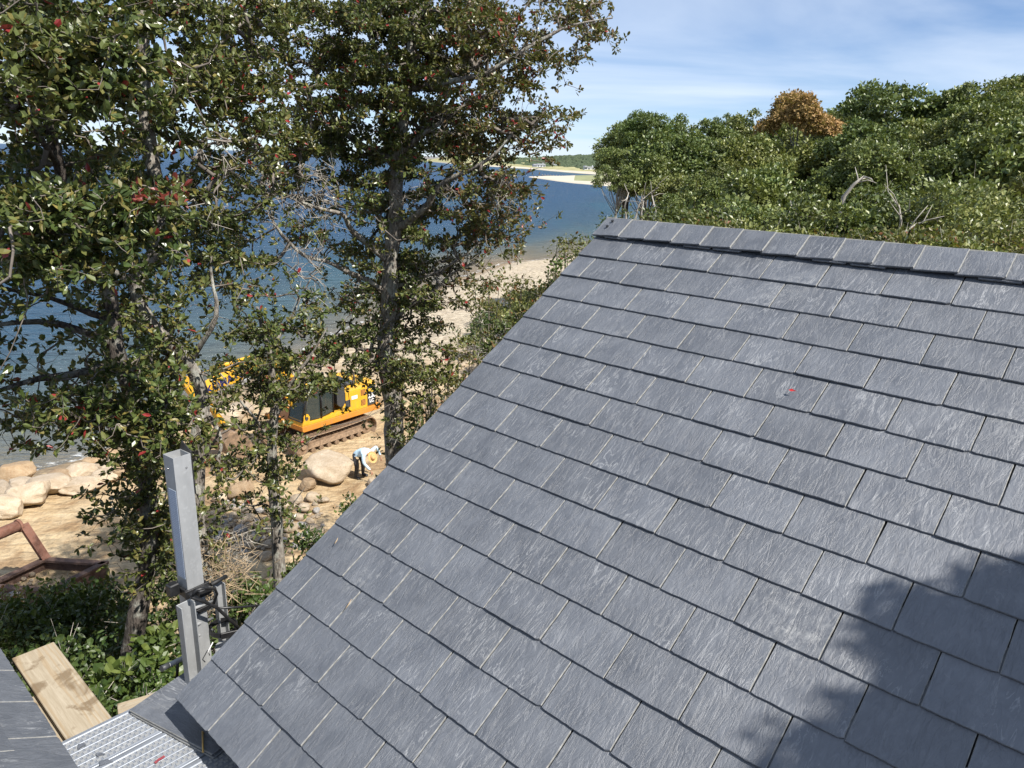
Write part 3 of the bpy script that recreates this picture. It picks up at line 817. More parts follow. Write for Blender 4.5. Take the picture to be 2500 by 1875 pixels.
# small tan offcut showing behind the loose slate and one under the plank
q = gz(348, 1700, 9.41)
tag(box('wood_offcut', (0.30, 0.09, 0.035), (0, 0, 0), WOOD, None, lab_M((q[0] + 0.03, q[1] - 0.02, 9.385), hd * 0.95 + d1 * 0.3), bevel=0.003), 'short pale wood offcut tucked under the corner of the loose slate', 'wood offcut')
q = gz(125, 1762, 9.36)
tag(box('wood_batten', (0.62, 0.045, 0.035), (0, 0, 0), WOOD, None, lab_M((q[0], q[1], 9.338), d1), bevel=0.003), 'narrow tan batten under the left edge of the wooden plank', 'wood batten')
# aluminium walkboards, running across the gap
def walkboard(u0, width, label):
    z = 9.462
    o0 = CE + d1 * u0; t0, t1 = -0.95, 0.20
    cx = (t0 + t1) / 2; ln = t1 - t0
    org = np.array([o0[0], o0[1], 0]) + hd * cx
    Mx = Matrix(((hd[0], d1[0], 0, org[0]), (hd[1], d1[1], 0, org[1]), (0, 0, 1, z), (0, 0, 0, 1)))
    e = empty('aluminium_walkboard', mw=Mx, label=label, cat='walkboard', group='aluminium walkboards across the gap')
    box('side_rail', (ln, 0.020, 0.056), (0, 0.010, -0.028), ALU_B, e, Mx, bevel=0.003)
    box('side_rail', (ln, 0.020, 0.056), (0, width - 0.010, -0.028), ALU_B, e, Mx, bevel=0.003)
    for kk in range(3):
        box('rail_rib', (ln, 0.004, 0.003), (0, 0.004 + kk * 0.006, 0.0016), ALU_B, e, Mx)
    nd = 5; dw = (width - 0.04) / nd
    for k in range(nd):
        y = 0.02 + dw * (k + 0.5)
        box('deck_strip', (ln, dw - 0.004, 0.006), (0, y, -0.008), ALU_B, e, Mx, bevel=0.002)
        box('deck_rib', (ln, 0.006, 0.004), (0, 0.02 + dw * k + 0.001, -0.0035), ALU_B, e, Mx, bevel=0.002)
        bm = bmesh.new()                          # raised tread bars
        for s in range(2):
            for q_ in range(int(ln / 0.030)):
                xx = -ln / 2 + 0.02 + q_ * 0.030 + s * 0.015
                box_bm(bm, (0.018, 0.014, 0.006), (xx, y - dw * 0.2 + s * dw * 0.36, -0.0035))
        tag(link('tread_bars', bm_mesh('tread_bars', bm), e, ALU, Mx), kind='stuff')
ual = float((gz(315, 1733, 9.46) - CE) @ d1)
walkboard(ual + 0.0, 0.30, 'ribbed aluminium walkboard resting on the wooden plank')
walkboard(ual + 0.315, 0.30, 'ribbed aluminium walkboard carrying a red scrap')
walkboard(ual + 0.63, 0.30, 'ribbed aluminium walkboard right below the long roof eaves')
# loose slates on the boards
s0, s1, s2 = gz(315, 1733, 9.488), gz(434, 1652, 9.488), gz(465, 1875, 9.488)
ax = unit(s1 - s0); ay = unit((s2 - s0) - ax * ((s2 - s0) @ ax))
for k, (dz, off, lab) in enumerate(((0.0, 0.0, 'loose dusty slate lying on top at the roof corner'), (-0.0135, 0.013, 'loose slate just below the dusty one at the roof corner'))):
    me = slate_mesh('loose_slate', 0.42, 0.66, 500 + k)
    cpt = s0 + ax * 0.21 + ay * 0.66 + np.array([0, 0, dz]) - ax * off * (0.3 if k else 0) + ay * off
    o = link('loose_slate', me, None, None, basis(ax, -ay, np.array([0, 0, 1.0]) if np.cross(ax, -ay)[2] > 0 else np.array([0, 0, -1.0]), cpt))
    tag(o, lab, 'slate', 'loose slates on the walkboards')
# slate chips, red scrap, gilt strip
for k, (px, py, s, lab) in enumerate(((255, 1862, 0.034, 'larger triangular slate chip on the walkboard'), (200, 1820, 0.026, 'small dark slate chip near the walkboard edge'), (243, 1842, 0.02, 'tiny slate chip between the two other chips'))):
    q = gz(px, py, 9.467); r = random.Random(k)
    bm = bmesh.new()
    vs_ = [bm.verts.new((q[0] + s * math.cos(t) * r.uniform(0.6, 1.3), q[1] + s * math.sin(t) * r.uniform(0.5, 1.2), 9.464)) for t in (0.2, 1.5, 2.9, 4.4)]
    f = bm.faces.new(vs_); ex = bmesh.ops.extrude_face_region(bm, geom=[f])
    bmesh.ops.translate(bm, vec=(0, 0, 0.006), verts=[g for g in ex['geom'] if isinstance(g, bmesh.types.BMVert)])
    tag(link('slate_chip', bm_mesh('slate_chip', bm), None, SLATE), lab, 'slate chip', 'slate chips on the walkboards')
q0, q1 = gz(378, 1863, 9.468), gz(402, 1848, 9.468)
P_ = [q0, q0 * 0.6 + q1 * 0.4 + np.array([0.004, 0.006, 0.006]), q0 * 0.3 + q1 * 0.7 - np.array([0.004, 0.004, -0.003]), q1 + np.array([0, 0, 0.005])]
wv = unit(np.cross(q1 - q0, [0, 0, 1])) * 0.008
V = [p + wv * s for p in P_ for s in (-1, 1)]
V = V + [v + np.array([0, 0, 0.0015]) for v in V]
F = [(0, 1, 3, 2), (2, 3, 5, 4), (4, 5, 7, 6), (8, 10, 11, 9), (10, 12, 13, 11), (12, 14, 15, 13)]
REDS = simple('faded_red_plastic', (0.26, 0.05, 0.06), 0.6, var=0.3, scale=60)
tag(link('red_scrap', mesh_np('red_scrap', V, F), None, REDS), 'crumpled red plastic scrap on the aluminium walkboard', 'scrap')
GILT = simple('brass', (0.55, 0.36, 0.12), 0.35, 0.6)
q0, q1 = gz(496, 1836, 9.50), gz(494, 1786, 9.50)
tag(tube('brass_strip', [q0, q0 * 0.5 + q1 * 0.5, q1, q1 + np.array([0.008, 0.0, -0.012])], [0.005, 0.005, 0.005, 0.004], GILT, None, 6), 'thin brass coloured strip standing in the shade under the eaves', 'strip')
# twigs and leaf lying on the slates
for k, (px, py, dx, dy) in enumerate(((825, 1313, -8, 14), (858, 1463, -14, 22))):
    def onroof(x, y):
        v = ray(x, y); t = ((PR + nrm * 0.022 - EYE) @ nrm) / (v @ nrm); return EYE + v * t
    tag(tube('twig', [onroof(px, py), onroof(px + dx * 0.5 + 1, py + dy * 0.5), onroof(px + dx, py + dy)], [0.0016, 0.003, 0.0022], DRY, None, 5),
        ['short dry twig on the roof slates near the rake', 'longer dry twig lying across a slate joint low on the roof'][k], 'twig')
q = onroof(1932, 953)
V = [q + d1 * 0.016, q + up * 0.010 + nrm * 0.004, q - d1 * 0.016, q - up * 0.010 + nrm * 0.003, q + d1 * 0.03 + nrm * 0.002]
tag(link('fallen_leaf', mesh_np('fallen_leaf', V, [(0, 1, 2), (0, 2, 3), (4, 1, 0)]), None, REDL), 'single small red leaf fallen on the roof slates', 'leaf')

# ------------------------------------------------------------------ staging pole with jack
PRG = 4.3
pc_ = at(447, 1250, PRG)
vd = unit(np.array([pc_[0], pc_[1], 0.0])); rt = np.array([vd[1], -vd[0], 0.0])
nR = unit(-vd * math.cos(rad(28)) + rt * math.sin(rad(28))); nL = unit(-vd * math.cos(rad(62)) - rt * math.sin(rad(62)))
PW = 0.104
ztop = float(at(429, 1116, PRG - 0.05)[2]); zbot = float(at(459, 1437, PRG - 0.05)[2])
MP = Matrix(((nR[0], -nL[0], 0, pc_[0]), (nR[1], -nL[1], 0, pc_[1]), (0, 0, 1, 0), (0, 0, 0, 1)))   # local +x = right face, -y = left face
pj_ = empty('pump_jack_pole', (pc_[0], pc_[1], hz(pc_[0], pc_[1])), 'square aluminium pump jack pole with black jack beside the roof edge', 'scaffold pole')
zg = hz(pc_[0], pc_[1])
bm = bmesh.new()
hw = PW / 2; t_ = 0.005
for (sx, sy, lx, ly) in ((hw - t_ / 2, 0, t_, PW), (-hw + t_ / 2, 0, t_, PW), (0, hw - t_ / 2, PW - 2 * t_, t_), (0, -hw + t_ / 2, PW - 2 * t_, t_)):
    box_bm(bm, (lx, ly, ztop - zg), (sx, sy, (ztop + zg) / 2))
link('pole_tube', bm_mesh('pole_tube', bm), pj_, ALU, MP)
box('pole_lid', (PW - 0.014, PW - 0.014, 0.006), (0, 0, ztop - 0.05), ALU, pj_, MP)
# black end plate standing behind the top
prism('end_plate', [(-hw - 0.004, ztop - 0.25), (-hw - 0.004 + PW + 0.01, ztop - 0.25), (hw, ztop + 0.01), (-hw + 0.02, ztop + 0.055), (-hw - 0.004, ztop + 0.01)], hw + 0.001, hw + 0.007, BLACKM, pj_, MP)
zs0, zs1 = ztop - 0.20, zbot + 0.07
box('warning_label', (PW * 0.74, 0.0015, zs0 - zs1), (0.004, -hw - 0.0009, (zs0 + zs1) / 2), STICK, pj_, MP)
for zz in (ztop - 0.075,):
    q = MP @ Vector((-0.01, -hw, zz)); w = MP @ Vector((-0.01, -hw - 0.004, zz)); cyl('bolt', q, w, 0.006, CHROME, pj_, None, 8)
    q = MP @ Vector((hw, 0.02, zz)); w = MP @ Vector((hw + 0.004, 0.02, zz)); cyl('bolt', q, w, 0.006, CHROME, pj_, None, 8)
# jack: collar, upright channels, rungs
for zc_, hh in ((zbot - 0.02, 0.05), (zbot - 0.16, 0.03)):
    bm = bmesh.new()
    for (sx, sy, lx, ly) in ((hw + 0.012, 0, 0.014, PW + 0.05), (-hw - 0.012, 0, 0.014, PW + 0.05), (0, hw + 0.012, PW + 0.01, 0.014), (0, -hw - 0.012, PW + 0.01, 0.014)):
        box_bm(bm, (lx, ly, hh), (sx, sy, zc_), bevel=0.002)
    link('collar', bm_mesh('collar', bm), pj_, BLACKM, MP)
box('clamp_block', (0.055, 0.06, 0.075), (-0.02, -hw - 0.05, zbot + 0.005), BLACKM, pj_, MP, bevel=0.006)
box('clamp_block', (0.05, 0.08, 0.05), (hw + 0.045, 0.02, zbot - 0.02), BLACKM, pj_, MP, bevel=0.006)
P4 = lambda x, y, dr=0.0: at(x, y, PRG + dr)
def rail(name, x0, y0, x1, y1, w, dep, dr, mat):
    a, b = P4(x0, y0, dr), P4(x1, y1, dr)
    z0_, z1_ = a[2], b[2]
    cxy = (a + b) / 2
    M = Matrix(((nR[0], -nL[0], 0, cxy[0]), (nR[1], -nL[1], 0, cxy[1]), (0, 0, 1, 0), (0, 0, 0, 1)))
    bm = bmesh.new()
    L_ = z0_ - z1_ + 0.7; zc_ = (z0_ + z1_ - 0.7) / 2
    box_bm(bm, (0.006, w, L_), (0, 0, zc_), bevel=0.001)
    box_bm(bm, (dep, 0.006, L_), (dep / 2 + 0.003, -w / 2 + 0.003, zc_), bevel=0.001)
    box_bm(bm, (dep, 0.006, L_), (dep / 2 + 0.003, w / 2 - 0.003, zc_), bevel=0.001)
    return link(name, bm_mesh(name, bm), pj_, mat, M)
rail('upright_channel', 440, 1472, 475, 1650, 0.085, 0.05, -0.16, ALU)
rail('upright_channel', 522, 1425, 560, 1640, 0.06, 0.035, 0.10, ALU)
for y in (1478, 1492, 1520, 1548):
    tube('rung', [P4(462, y + 12, -0.12), P4(518, y - 10, 0.06)], 0.010, ALU, pj_, 8)
box('slot_strip', (0.004, 0.014, 0.16), P4(447, 1555, -0.19), DARKGREY, pj_)
tube('crank_rod', [P4(463, 1448, -0.17), P4(470, 1459, -0.19), P4(500, 1470, -0.16), P4(530, 1484, -0.12), P4(560, 1512, -0.1), P4(585, 1536, -0.08)], [0.010] * 6, BLACKM, pj_, 8)
tube('spring_loop', [P4(470, 1455, -0.19), P4(480, 1440, -0.2), P4(500, 1436, -0.18), P4(525, 1438, -0.1), P4(530, 1450, -0.05), P4(518, 1482, -0.06)], [0.008] * 6, BLACKM, pj_, 8)
tube('brace_rod', [P4(532, 1485, -0.1), P4(590, 1482, -0.02), P4(680, 1474, 0.15)], 0.0075, BLACKM, pj_, 8)
tube('handle', [P4(514, 1428, 0.02), P4(552, 1407, 0.1)], [0.013, 0.013], RUBBER, pj_, 10)
tube('foot_bar', [P4(396, 1632, -0.05), P4(436, 1612, 0.02), P4(470, 1597, 0.06)], 0.016, ALU, pj_, 10)
tube('foot_bar_bracket', [P4(434, 1614, 0.02), P4(432, 1660, 0.02)], 0.009, BLACKM, pj_, 6)
tube('end_grip', [P4(394, 1633, -0.052), P4(412, 1624, -0.02)], 0.0185, DARKGREY, pj_, 10)
# steel ring strap
rc = P4(545, 1532, 0.0); aa = np.linspace(0, 2 * PI, 25)
ringp = [rc + rt * 0.085 * math.cos(a) + vd * 0.085 * math.sin(a) for a in aa]
V = [p + np.array([0, 0, s]) for p in ringp for s in (-0.016, 0.016)] + [rc + (p - rc) * 0.93 + np.array([0, 0, s]) for p in ringp for s in (-0.016, 0.016)]
n_ = len(ringp); F = []
for i in range(n_ - 1):
    F += [(2 * i, 2 * i + 2, 2 * i + 3, 2 * i + 1), (2 * n_ + 2 * i, 2 * n_ + 2 * i + 1, 2 * n_ + 2 * i + 3, 2 * n_ + 2 * i + 2), (2 * i + 1, 2 * i + 3, 2 * n_ + 2 * i + 3, 2 * n_ + 2 * i + 1), (2 * i, 2 * n_ + 2 * i, 2 * n_ + 2 * i + 2, 2 * i + 2)]
link('ring_strap', mesh_np('ring_strap', V, F), pj_, BLACKM)
tube('strap_arm', [rc - rt * 0.085, rc - rt * 0.14 + np.array([0, 0, -0.02]), P4(505, 1560, -0.02)], 0.008, BLACKM, pj_, 6)
box('strap_plate', (0.10, 0.012, 0.04), rc - vd * 0.088 + rt * 0.03, BLACKM, pj_, rot=(0, 0, math.atan2(rt[1], rt[0])), bevel=0.002)
cyl('hanging_tube', rc - np.array([0, 0, 0.13]), rc - np.array([0, 0, 0.8]), 0.06, ALU, pj_, None, 16)
tube('cable_tie', [P4(520, 1568, -0.1), P4(508, 1590, -0.12), P4(512, 1600, -0.1)], 0.003, WHITEP, pj_, 5)

# ------------------------------------------------------------------ excavator
zE = hz(-7.6, 30.0)
XS = 0.92
Fp, Bp = gz(744, 1117, zE), gz(904, 1061, zE)
hdg = unit((Fp - Bp) * [1, 1, 0]); lft = np.array([-hdg[1], hdg[0], 0.0])
cen = (Fp + Bp) / 2 - lft * 1.5 * XS
cen[2] = zE - 0.04
MX = basis(hdg, lft, np.array([0, 0, 1.0]), cen) @ Matrix.Scale(XS, 4)
exc = empty('excavator', mw=MX, label='yellow tracked excavator with orange skirt parked on the beach sand', cat='excavator')
def text(name, body, size, mat, M, parent, bold=0.0):
    cu = bpy.data.curves.new(name, 'FONT'); cu.body = body; cu.size = size; cu.extrude = 0.003; cu.offset = bold; cu.resolution_u = 3
    o = bpy.data.objects.new('tmp_text', cu); COL.objects.link(o)
    dg = bpy.context.evaluated_depsgraph_get()
    me = bpy.data.meshes.new_from_object(o.evaluated_get(dg)); bpy.data.objects.remove(o)
    me.materials.clear()
    return link(name, me, parent, mat, M)
def track(y):
    tr = box('track_frame', (3.2, 0.34, 0.36), (0, y, 0.47), STEEL_MUD, exc, MX, bevel=0.05)
    ytop = y + math.copysign(0.10, y)
    prism('frame_skirt', [(-1.55, 0.30), (1.55, 0.30), (1.35, 0.50), (-1.35, 0.50)], y + math.copysign(0.17, y) - 0.03, y + math.copysign(0.17, y) + 0.05, TRACK_PAD, tr, MX)
    for x in (1.80, -1.80):
        cyl('wheel', (x, y - 0.17, 0.46), (x, y + 0.17, 0.46), 0.37, STEEL_MUD, tr, MX, 20, bevel=0.03)
        cyl('wheel_hub', (x, y - 0.24, 0.46), (x, y + 0.24, 0.46), 0.13, TRACK_PAD, tr, MX, 12, bevel=0.02)
    for k in range(7):
        cyl('roller', (-1.3 + k * 0.433, y - 0.22, 0.17), (-1.3 + k * 0.433, y + 0.22, 0.17), 0.12, STEEL_MUD, tr, MX, 12, bevel=0.02)
    bm = bmesh.new(); box_bm(bm, (0.205, 0.70, 0.03), (0, 0, 0), bevel=0.006)
    for gx_ in (-0.07, 0.0, 0.07): box_bm(bm, (0.018, 0.68, 0.028), (gx_, 0, 0.026))
    box_bm(bm, (0.12, 0.20, 0.05), (0, 0, -0.035))
    sm = bm_mesh('track_shoe', bm); sm.materials.append(TRACK_PAD)
    Ls, Rr = 3.6, 0.435; tot = 2 * Ls + 2 * PI * Rr; ns = int(tot / 0.208)
    for i in range(ns):
        s = i * tot / ns
        if s < Ls: p, a = (-Ls / 2 + s, 0.46 - Rr), PI
        elif s < Ls + PI * Rr: th = (s - Ls) / Rr; p, a = (Ls / 2 + Rr * math.sin(th), 0.46 - Rr * math.cos(th)), PI - th
        elif s < 2 * Ls + PI * Rr:
            t = (s - Ls - PI * Rr); p, a = (Ls / 2 - t, 0.46 + Rr - 0.05 * math.sin(PI * t / Ls)), 0.0
        else: th = (s - 2 * Ls - PI * Rr) / Rr; p, a = (-Ls / 2 - Rr * math.sin(th), 0.46 + Rr * math.cos(th)), -th
        o = bpy.data.objects.new('track_shoe', sm); COL.objects.link(o)
        o.matrix_world = MX @ Matrix.Translation((p[0], y, p[1])) @ Matrix.Rotation(a, 4, 'Y')
        PARENTS.append((o, tr))
track(1.19); track(-1.19)
box('car_body', (1.9, 1.7, 0.4), (0, 0, 0.75), STEEL_MUD, exc, MX, bevel=0.06)
cyl('slew_ring', (0, 0, 0.95), (0, 0, 1.10), 0.75, DARKGREY, exc, MX, 24)
# upper structure
prism('deck', [(-2.55, 1.10), (1.72, 1.10), (1.78, 1.16), (1.78, 1.36), (-2.70, 1.36), (-2.70, 1.2)], -1.36, 1.36, ORG, exc, MX, bevel=0.02)
box('engine_cover', (1.75, 1.9, 0.95), (-1.02, -0.38, 1.84), YEL, exc, MX, bevel=0.06, seg=2)
hood = box('hood', (1.25, 1.5, 0.16), (-1.2, -0.1, 2.42), DARKGREY, exc, MX, bevel=0.05)
box('exhaust', (0.12, 0.12, 0.45), (-0.9, -0.6, 2.65), BLACKM, exc, MX, bevel=0.03)
# counterweight with rounded tail
cwo = [(-1.90, -1.33), (-1.90, 1.33), (-2.42, 1.33), (-2.72, 1.0), (-2.80, 0.4), (-2.80, -0.4), (-2.72, -1.0), (-2.42, -1.33)]
bm = bmesh.new()
lo = [bm.verts.new((x, y, 1.365)) for x, y in cwo]; hi = [bm.verts.new((x + (0.03 if x < -2 else 0), y * 0.985, 2.40)) for x, y in cwo]
bm.faces.new(lo); bm.faces.new(hi)
for i in range(8): bm.faces.new((lo[i], lo[(i + 1) % 8], hi[(i + 1) % 8], hi[i]))
bmesh.ops.recalc_face_normals(bm, faces=bm.faces); bmesh.ops.bevel(bm, geom=list(bm.edges), offset=0.05, segments=2, affect='EDGES', profile=0.5)
cw = link('counterweight', bm_mesh('counterweight', bm), exc, YEL, MX)
box('grey_panel', (0.50, 0.012, 0.90), (-2.14, 1.345, 1.88), DARKGREY, cw, MX, bevel=0.004)
# left side body panels
sp = prism('side_panel', [(0.12, 1.37), (-1.895, 1.37), (-1.895, 2.36), (-0.62, 2.36), (-0.62, 1.86), (-0.40, 1.62), (0.0, 1.50)], 0.58, 1.335, YEL, exc, MX, bevel=0.015)
box('door', (0.62, 0.014, 0.86), (-1.12, 1.341, 1.87), YEL, sp, MX, bevel=0.005)
box('grille', (0.28, 0.018, 0.34), (-0.74, 1.343, 1.80), DARKGREY, sp, MX, bevel=0.004)
for zz in (1.66, 2.14):
    g = box('grille', (0.26, 0.02, 0.26), (-1.64, 1.343, zz), DARKGREY, sp, MX, bevel=0.004)
    for k in range(4): box('louvre', (0.25, 0.012, 0.03), (-1.64, 1.357, zz - 0.09 + k * 0.06), ORG, sp, MX)
prism('black_panel', [(-0.15, 1.90), (-0.15, 2.62), (-0.60, 2.62), (-0.60, 1.90), (-0.42, 1.66)], 0.60, 1.325, DARKGREY, exc, MX, bevel=0.01)
TXT = lambda x, y, z: MX @ Matrix(((-1, 0, 0, x), (0, 0, 1, y), (0, 1, 0, z), (0, 0, 0, 1)))
text('lettering', 'PC', 0.24, YELP, TXT(-1.95, 1.354, 2.06), exc, 0.008)
text('lettering', '200', 0.30, WHITEP, TXT(-1.93, 1.354, 1.78), exc, 0.010)
text('lettering', 'LC', 0.22, WHITEP, TXT(-2.0, 1.354, 1.56), exc, 0.008)
box('white_decal', (0.34, 0.004, 0.16), (-1.12, 1.351, 2.02), WHITEP, sp, MX)
box('blue_decal', (0.20, 0.004, 0.12), (-2.14, 1.354, 2.42 - 0.08), NAVY, cw, MX)
# cab: frame posts, glass, roof
cab = empty('cab', mw=MX @ Matrix.Translation((0.95, 0.85, 1.36)), parent=exc)
prism('cab_floor', [(1.76, 1.365), (0.02, 1.365), (0.02, 1.62), (0.25, 1.52), (0.8, 1.48), (1.3, 1.50), (1.72, 1.62)], 0.32, 1.335, YEL, cab, MX, bevel=0.012)
prism('front_badge', [(1.70, 1.42), (1.40, 1.42), (1.36, 1.72), (1.44, 1.86), (1.56, 1.90), (1.68, 1.80)], 1.30, 1.344, YEL, cab, MX, bevel=0.008)
cyl('vent', (1.53, 1.34, 1.68), (1.53, 1.352, 1.68), 0.085, DARKGREY, cab, MX, 14)
def post(a, b, r=0.035): return tube('post', [MX @ Vector(a), MX @ Vector(b)], r, BLACKM, cab, 6)
for y in (0.36, 1.30):
    post((1.72, y, 1.55), (1.42, y, 2.98)); post((0.06, y, 1.55), (0.06, y, 2.98)); post((0.72, y, 1.45), (0.72, y, 2.98))
    post((0.06, y, 2.98), (1.42, y, 2.98))
for zz, xx in ((1.55, 1.72), (2.98, 1.42)): post((xx, 0.36, zz), (xx, 1.30, zz))
prism('glass', [(1.66, 1.60), (0.78, 1.52), (0.78, 2.92), (1.39, 2.92)], 1.290, 1.298, GLASS, cab, MX)
prism('glass', [(0.66, 1.56), (0.10, 1.66), (0.10, 2.92), (0.66, 2.92)], 1.290, 1.298, GLASS, cab, MX)
prism('glass', [(1.66, 1.60), (0.10, 1.60), (0.10, 2.92), (1.39, 2.92)], 0.362, 0.370, GLASS, cab, MX)
prism('glass', [(1.715, 1.60), (1.725, 1.60), (1.425, 2.92), (1.415, 2.92)], 0.40, 1.27, GLASS, cab, MX)
box('seat', (0.5, 0.5, 0.5), (0.62, 0.83, 1.78), DARKGREY, cab, MX, bevel=0.08); box('seat_back', (0.14, 0.48, 0.75), (0.38, 0.83, 2.3), DARKGREY, cab, MX, bevel=0.06)
box('cab_roof', (1.5, 1.04, 0.12), (0.74, 0.83, 3.05), YEL, cab, MX, bevel=0.05, seg=2)
for k in range(2): tube('handrail', [MX @ Vector((1.62 - k * 0.85, 1.36, 1.7)), MX @ Vector((1.6 - k * 0.85, 1.39, 1.9)), MX @ Vector((1.45 - k * 0.75, 1.36, 2.6))], 0.015, BLACKM, cab, 6)
# boom, stick, bucket
bo = [(0.25, 1.45), (0.55, 1.55), (1.5, 2.75), (2.55, 3.62), (3.2, 3.78), (5.55, 3.30), (5.72, 3.42), (5.66, 3.62), (3.5, 4.32), (2.55, 4.36), (1.75, 3.95), (0.1, 1.85)]
boom = prism('boom', bo, -0.30, 0.24, YEL, exc, MX, bevel=0.03)
ang_ = math.atan2(-(3.46 - 4.03), (5.5 - 3.2))
Mt = MX @ Matrix.Translation((5.30, 0.246, 3.44)) @ Matrix.Rotation(ang_, 4, 'Y') @ Matrix(((-1, 0, 0, 0), (0, 0, 1, 0), (0, 1, 0, 0), (0, 0, 0, 1)))
text('lettering', 'KOMATSU', 0.42, NAVY, Mt, boom, 0.014)
cyl('boom_ram', (1.2, 0.40, 1.55), (2.3, 0.40, 3.2), 0.085, YEL, exc, MX); cyl('ram_rod', (2.3, 0.40, 3.2), (2.75, 0.40, 3.88), 0.05, CHROME, exc, MX)
cyl('boom_ram', (1.2, -0.46, 1.55), (2.3, -0.46, 3.2), 0.085, YEL, exc, MX); cyl('ram_rod', (2.3, -0.46, 3.2), (2.75, -0.46, 3.88), 0.05, CHROME, exc, MX)
cyl('stick_ram', (3.0, -0.03, 4.45), (4.7, -0.03, 4.35), 0.09, YEL, exc, MX); cyl('ram_rod', (4.7, -0.03, 4.35), (6.1, -0.03, 4.22), 0.05, CHROME, exc, MX)
prism('stick', [(5.42, 3.50), (5.75, 3.25), (6.25, 4.15), (6.05, 4.35), (5.7, 4.0), (4.35, 1.75), (4.55, 1.55)], -0.2, 0.14, YEL, exc, MX, bevel=0.03)
prism('bucket', [(4.65, 1.75), (4.35, 1.65), (3.9, 1.35), (3.6, 0.8), (3.7, 0.45), (4.2, 0.42), (4.75, 0.75), (4.95, 1.35)], -0.6, 0.54, STEEL_MUD, exc, MX, bevel=0.03)
for k in range(5): box('bucket_tooth', (0.22, 0.08, 0.06), (3.58, -0.5 + k * 0.235, 0.47), STEEL_MUD, exc, MX, bevel=0.01)

# ------------------------------------------------------------------ rusty steel box with a bail
zb = 1.75
A = gz(108, 1366, zb); Bq = gz(-42, 1436, zb); Cq = gz(262, 1376, zb)
eL = Bq - A; eR = Cq - A
zf = hz(float(A[0]), float(A[1])) - 0.05
sb = empty('rusty_steel_skip', (float((A + eL / 2 + eR / 2)[0]), float((A + eL / 2 + eR / 2)[1]), zf), 'rusty open steel skip with pipe bail standing on the sand', 'skip')
eRu, eLu = unit(eR), unit(eL)
w_in = 2.2; l_in = float(np.linalg.norm(eL))
RUST_SHADE = rock_mat('shaded_rusty_steel', (0.075, 0.05, 0.042), (0.12, 0.08, 0.066), (0.15, 0.11, 0.095))  # shade on the skip's plates and rim is put into this steel colour
def plate(name, p0, p1, z0, z1, th, inward, mat=None):
    mat = mat or RUST_SHADE
    V = []
    for p in (p0, p1):
        for z in (z0, z1):
            V.append((p[0], p[1], z)); V.append((p[0] + inward[0] * th, p[1] + inward[1] * th, z))
    F = [(0, 2, 6, 4), (1, 5, 7, 3), (2, 3, 7, 6), (0, 4, 5, 1), (0, 1, 3, 2), (4, 6, 7, 5)]
    return link(name, mesh_np(name, V, F), sb, mat)
lenR = float(np.linalg.norm(eR))
Dq = Bq + eR
for (p0, p1, inn) in ((A, Bq, eRu), (A, Cq, eLu), (Bq, Dq, -eLu * 1.0), (Cq, Dq, -eRu)):
    inn = np.array(inn)
    plate('side_plate', p0, p1, zf, zb - 0.003, 0.03, inn)
    plate('rim_beam', p0 - inn * 0.05, p1 - inn * 0.05, zb, zb + 0.06, 0.20, inn)
fl = [A, Bq, Dq, Cq]
link('floor_fill', mesh_np('floor_fill', [(p[0], p[1], zb - 0.28) for p in fl], [(0, 1, 2, 3)]), sb, SAND)
k0 = gz(52, 1281, zb + 1.0)
arm_top = A + (A - Cq) * 0.0 + unit(np.array([k0[0] - A[0], k0[1] - A[1], 0])) * np.hypot(k0[0] - A[0], k0[1] - A[1]); arm_top[2] = zb + 1.0
for st in (A, Bq):
    tp = st + (arm_top - A)
    dirv = unit(tp - st); side = unit(np.cross(dirv, eLu)); 
    V = []
    for p in (st, tp):
        for s in (-0.12, 0.12):
            for t in (-0.035, 0.035): V.append(p + side * s + eLu * t)
    F = [(0, 1, 3, 2), (4, 6, 7, 5), (0, 4, 5, 1), (2, 3, 7, 6), (0, 2, 6, 4), (1, 5, 7, 3)]
    am = link('bail_arm', mesh_np('bail_arm', V, F), sb, RUST)
    V = []
    for p in (st, tp):
        for s in (0.1205, 0.145):
            for t in (-0.11, 0.11): V.append(p + side * s + eLu * t)
    link('arm_flange', mesh_np('arm_flange', V, F), am, RUST)
t0, t1 = arm_top, arm_top + (Bq - A)
tube('bail_pipe', [t0 + eLu * 0.03, t0 * 0.5 + t1 * 0.5, t1], 0.15, RUST, sb, 16)
tube('pipe_collar', [t0 + eLu * 0.03, t0 + eLu * 0.10], 0.18, RUST, sb, 16)

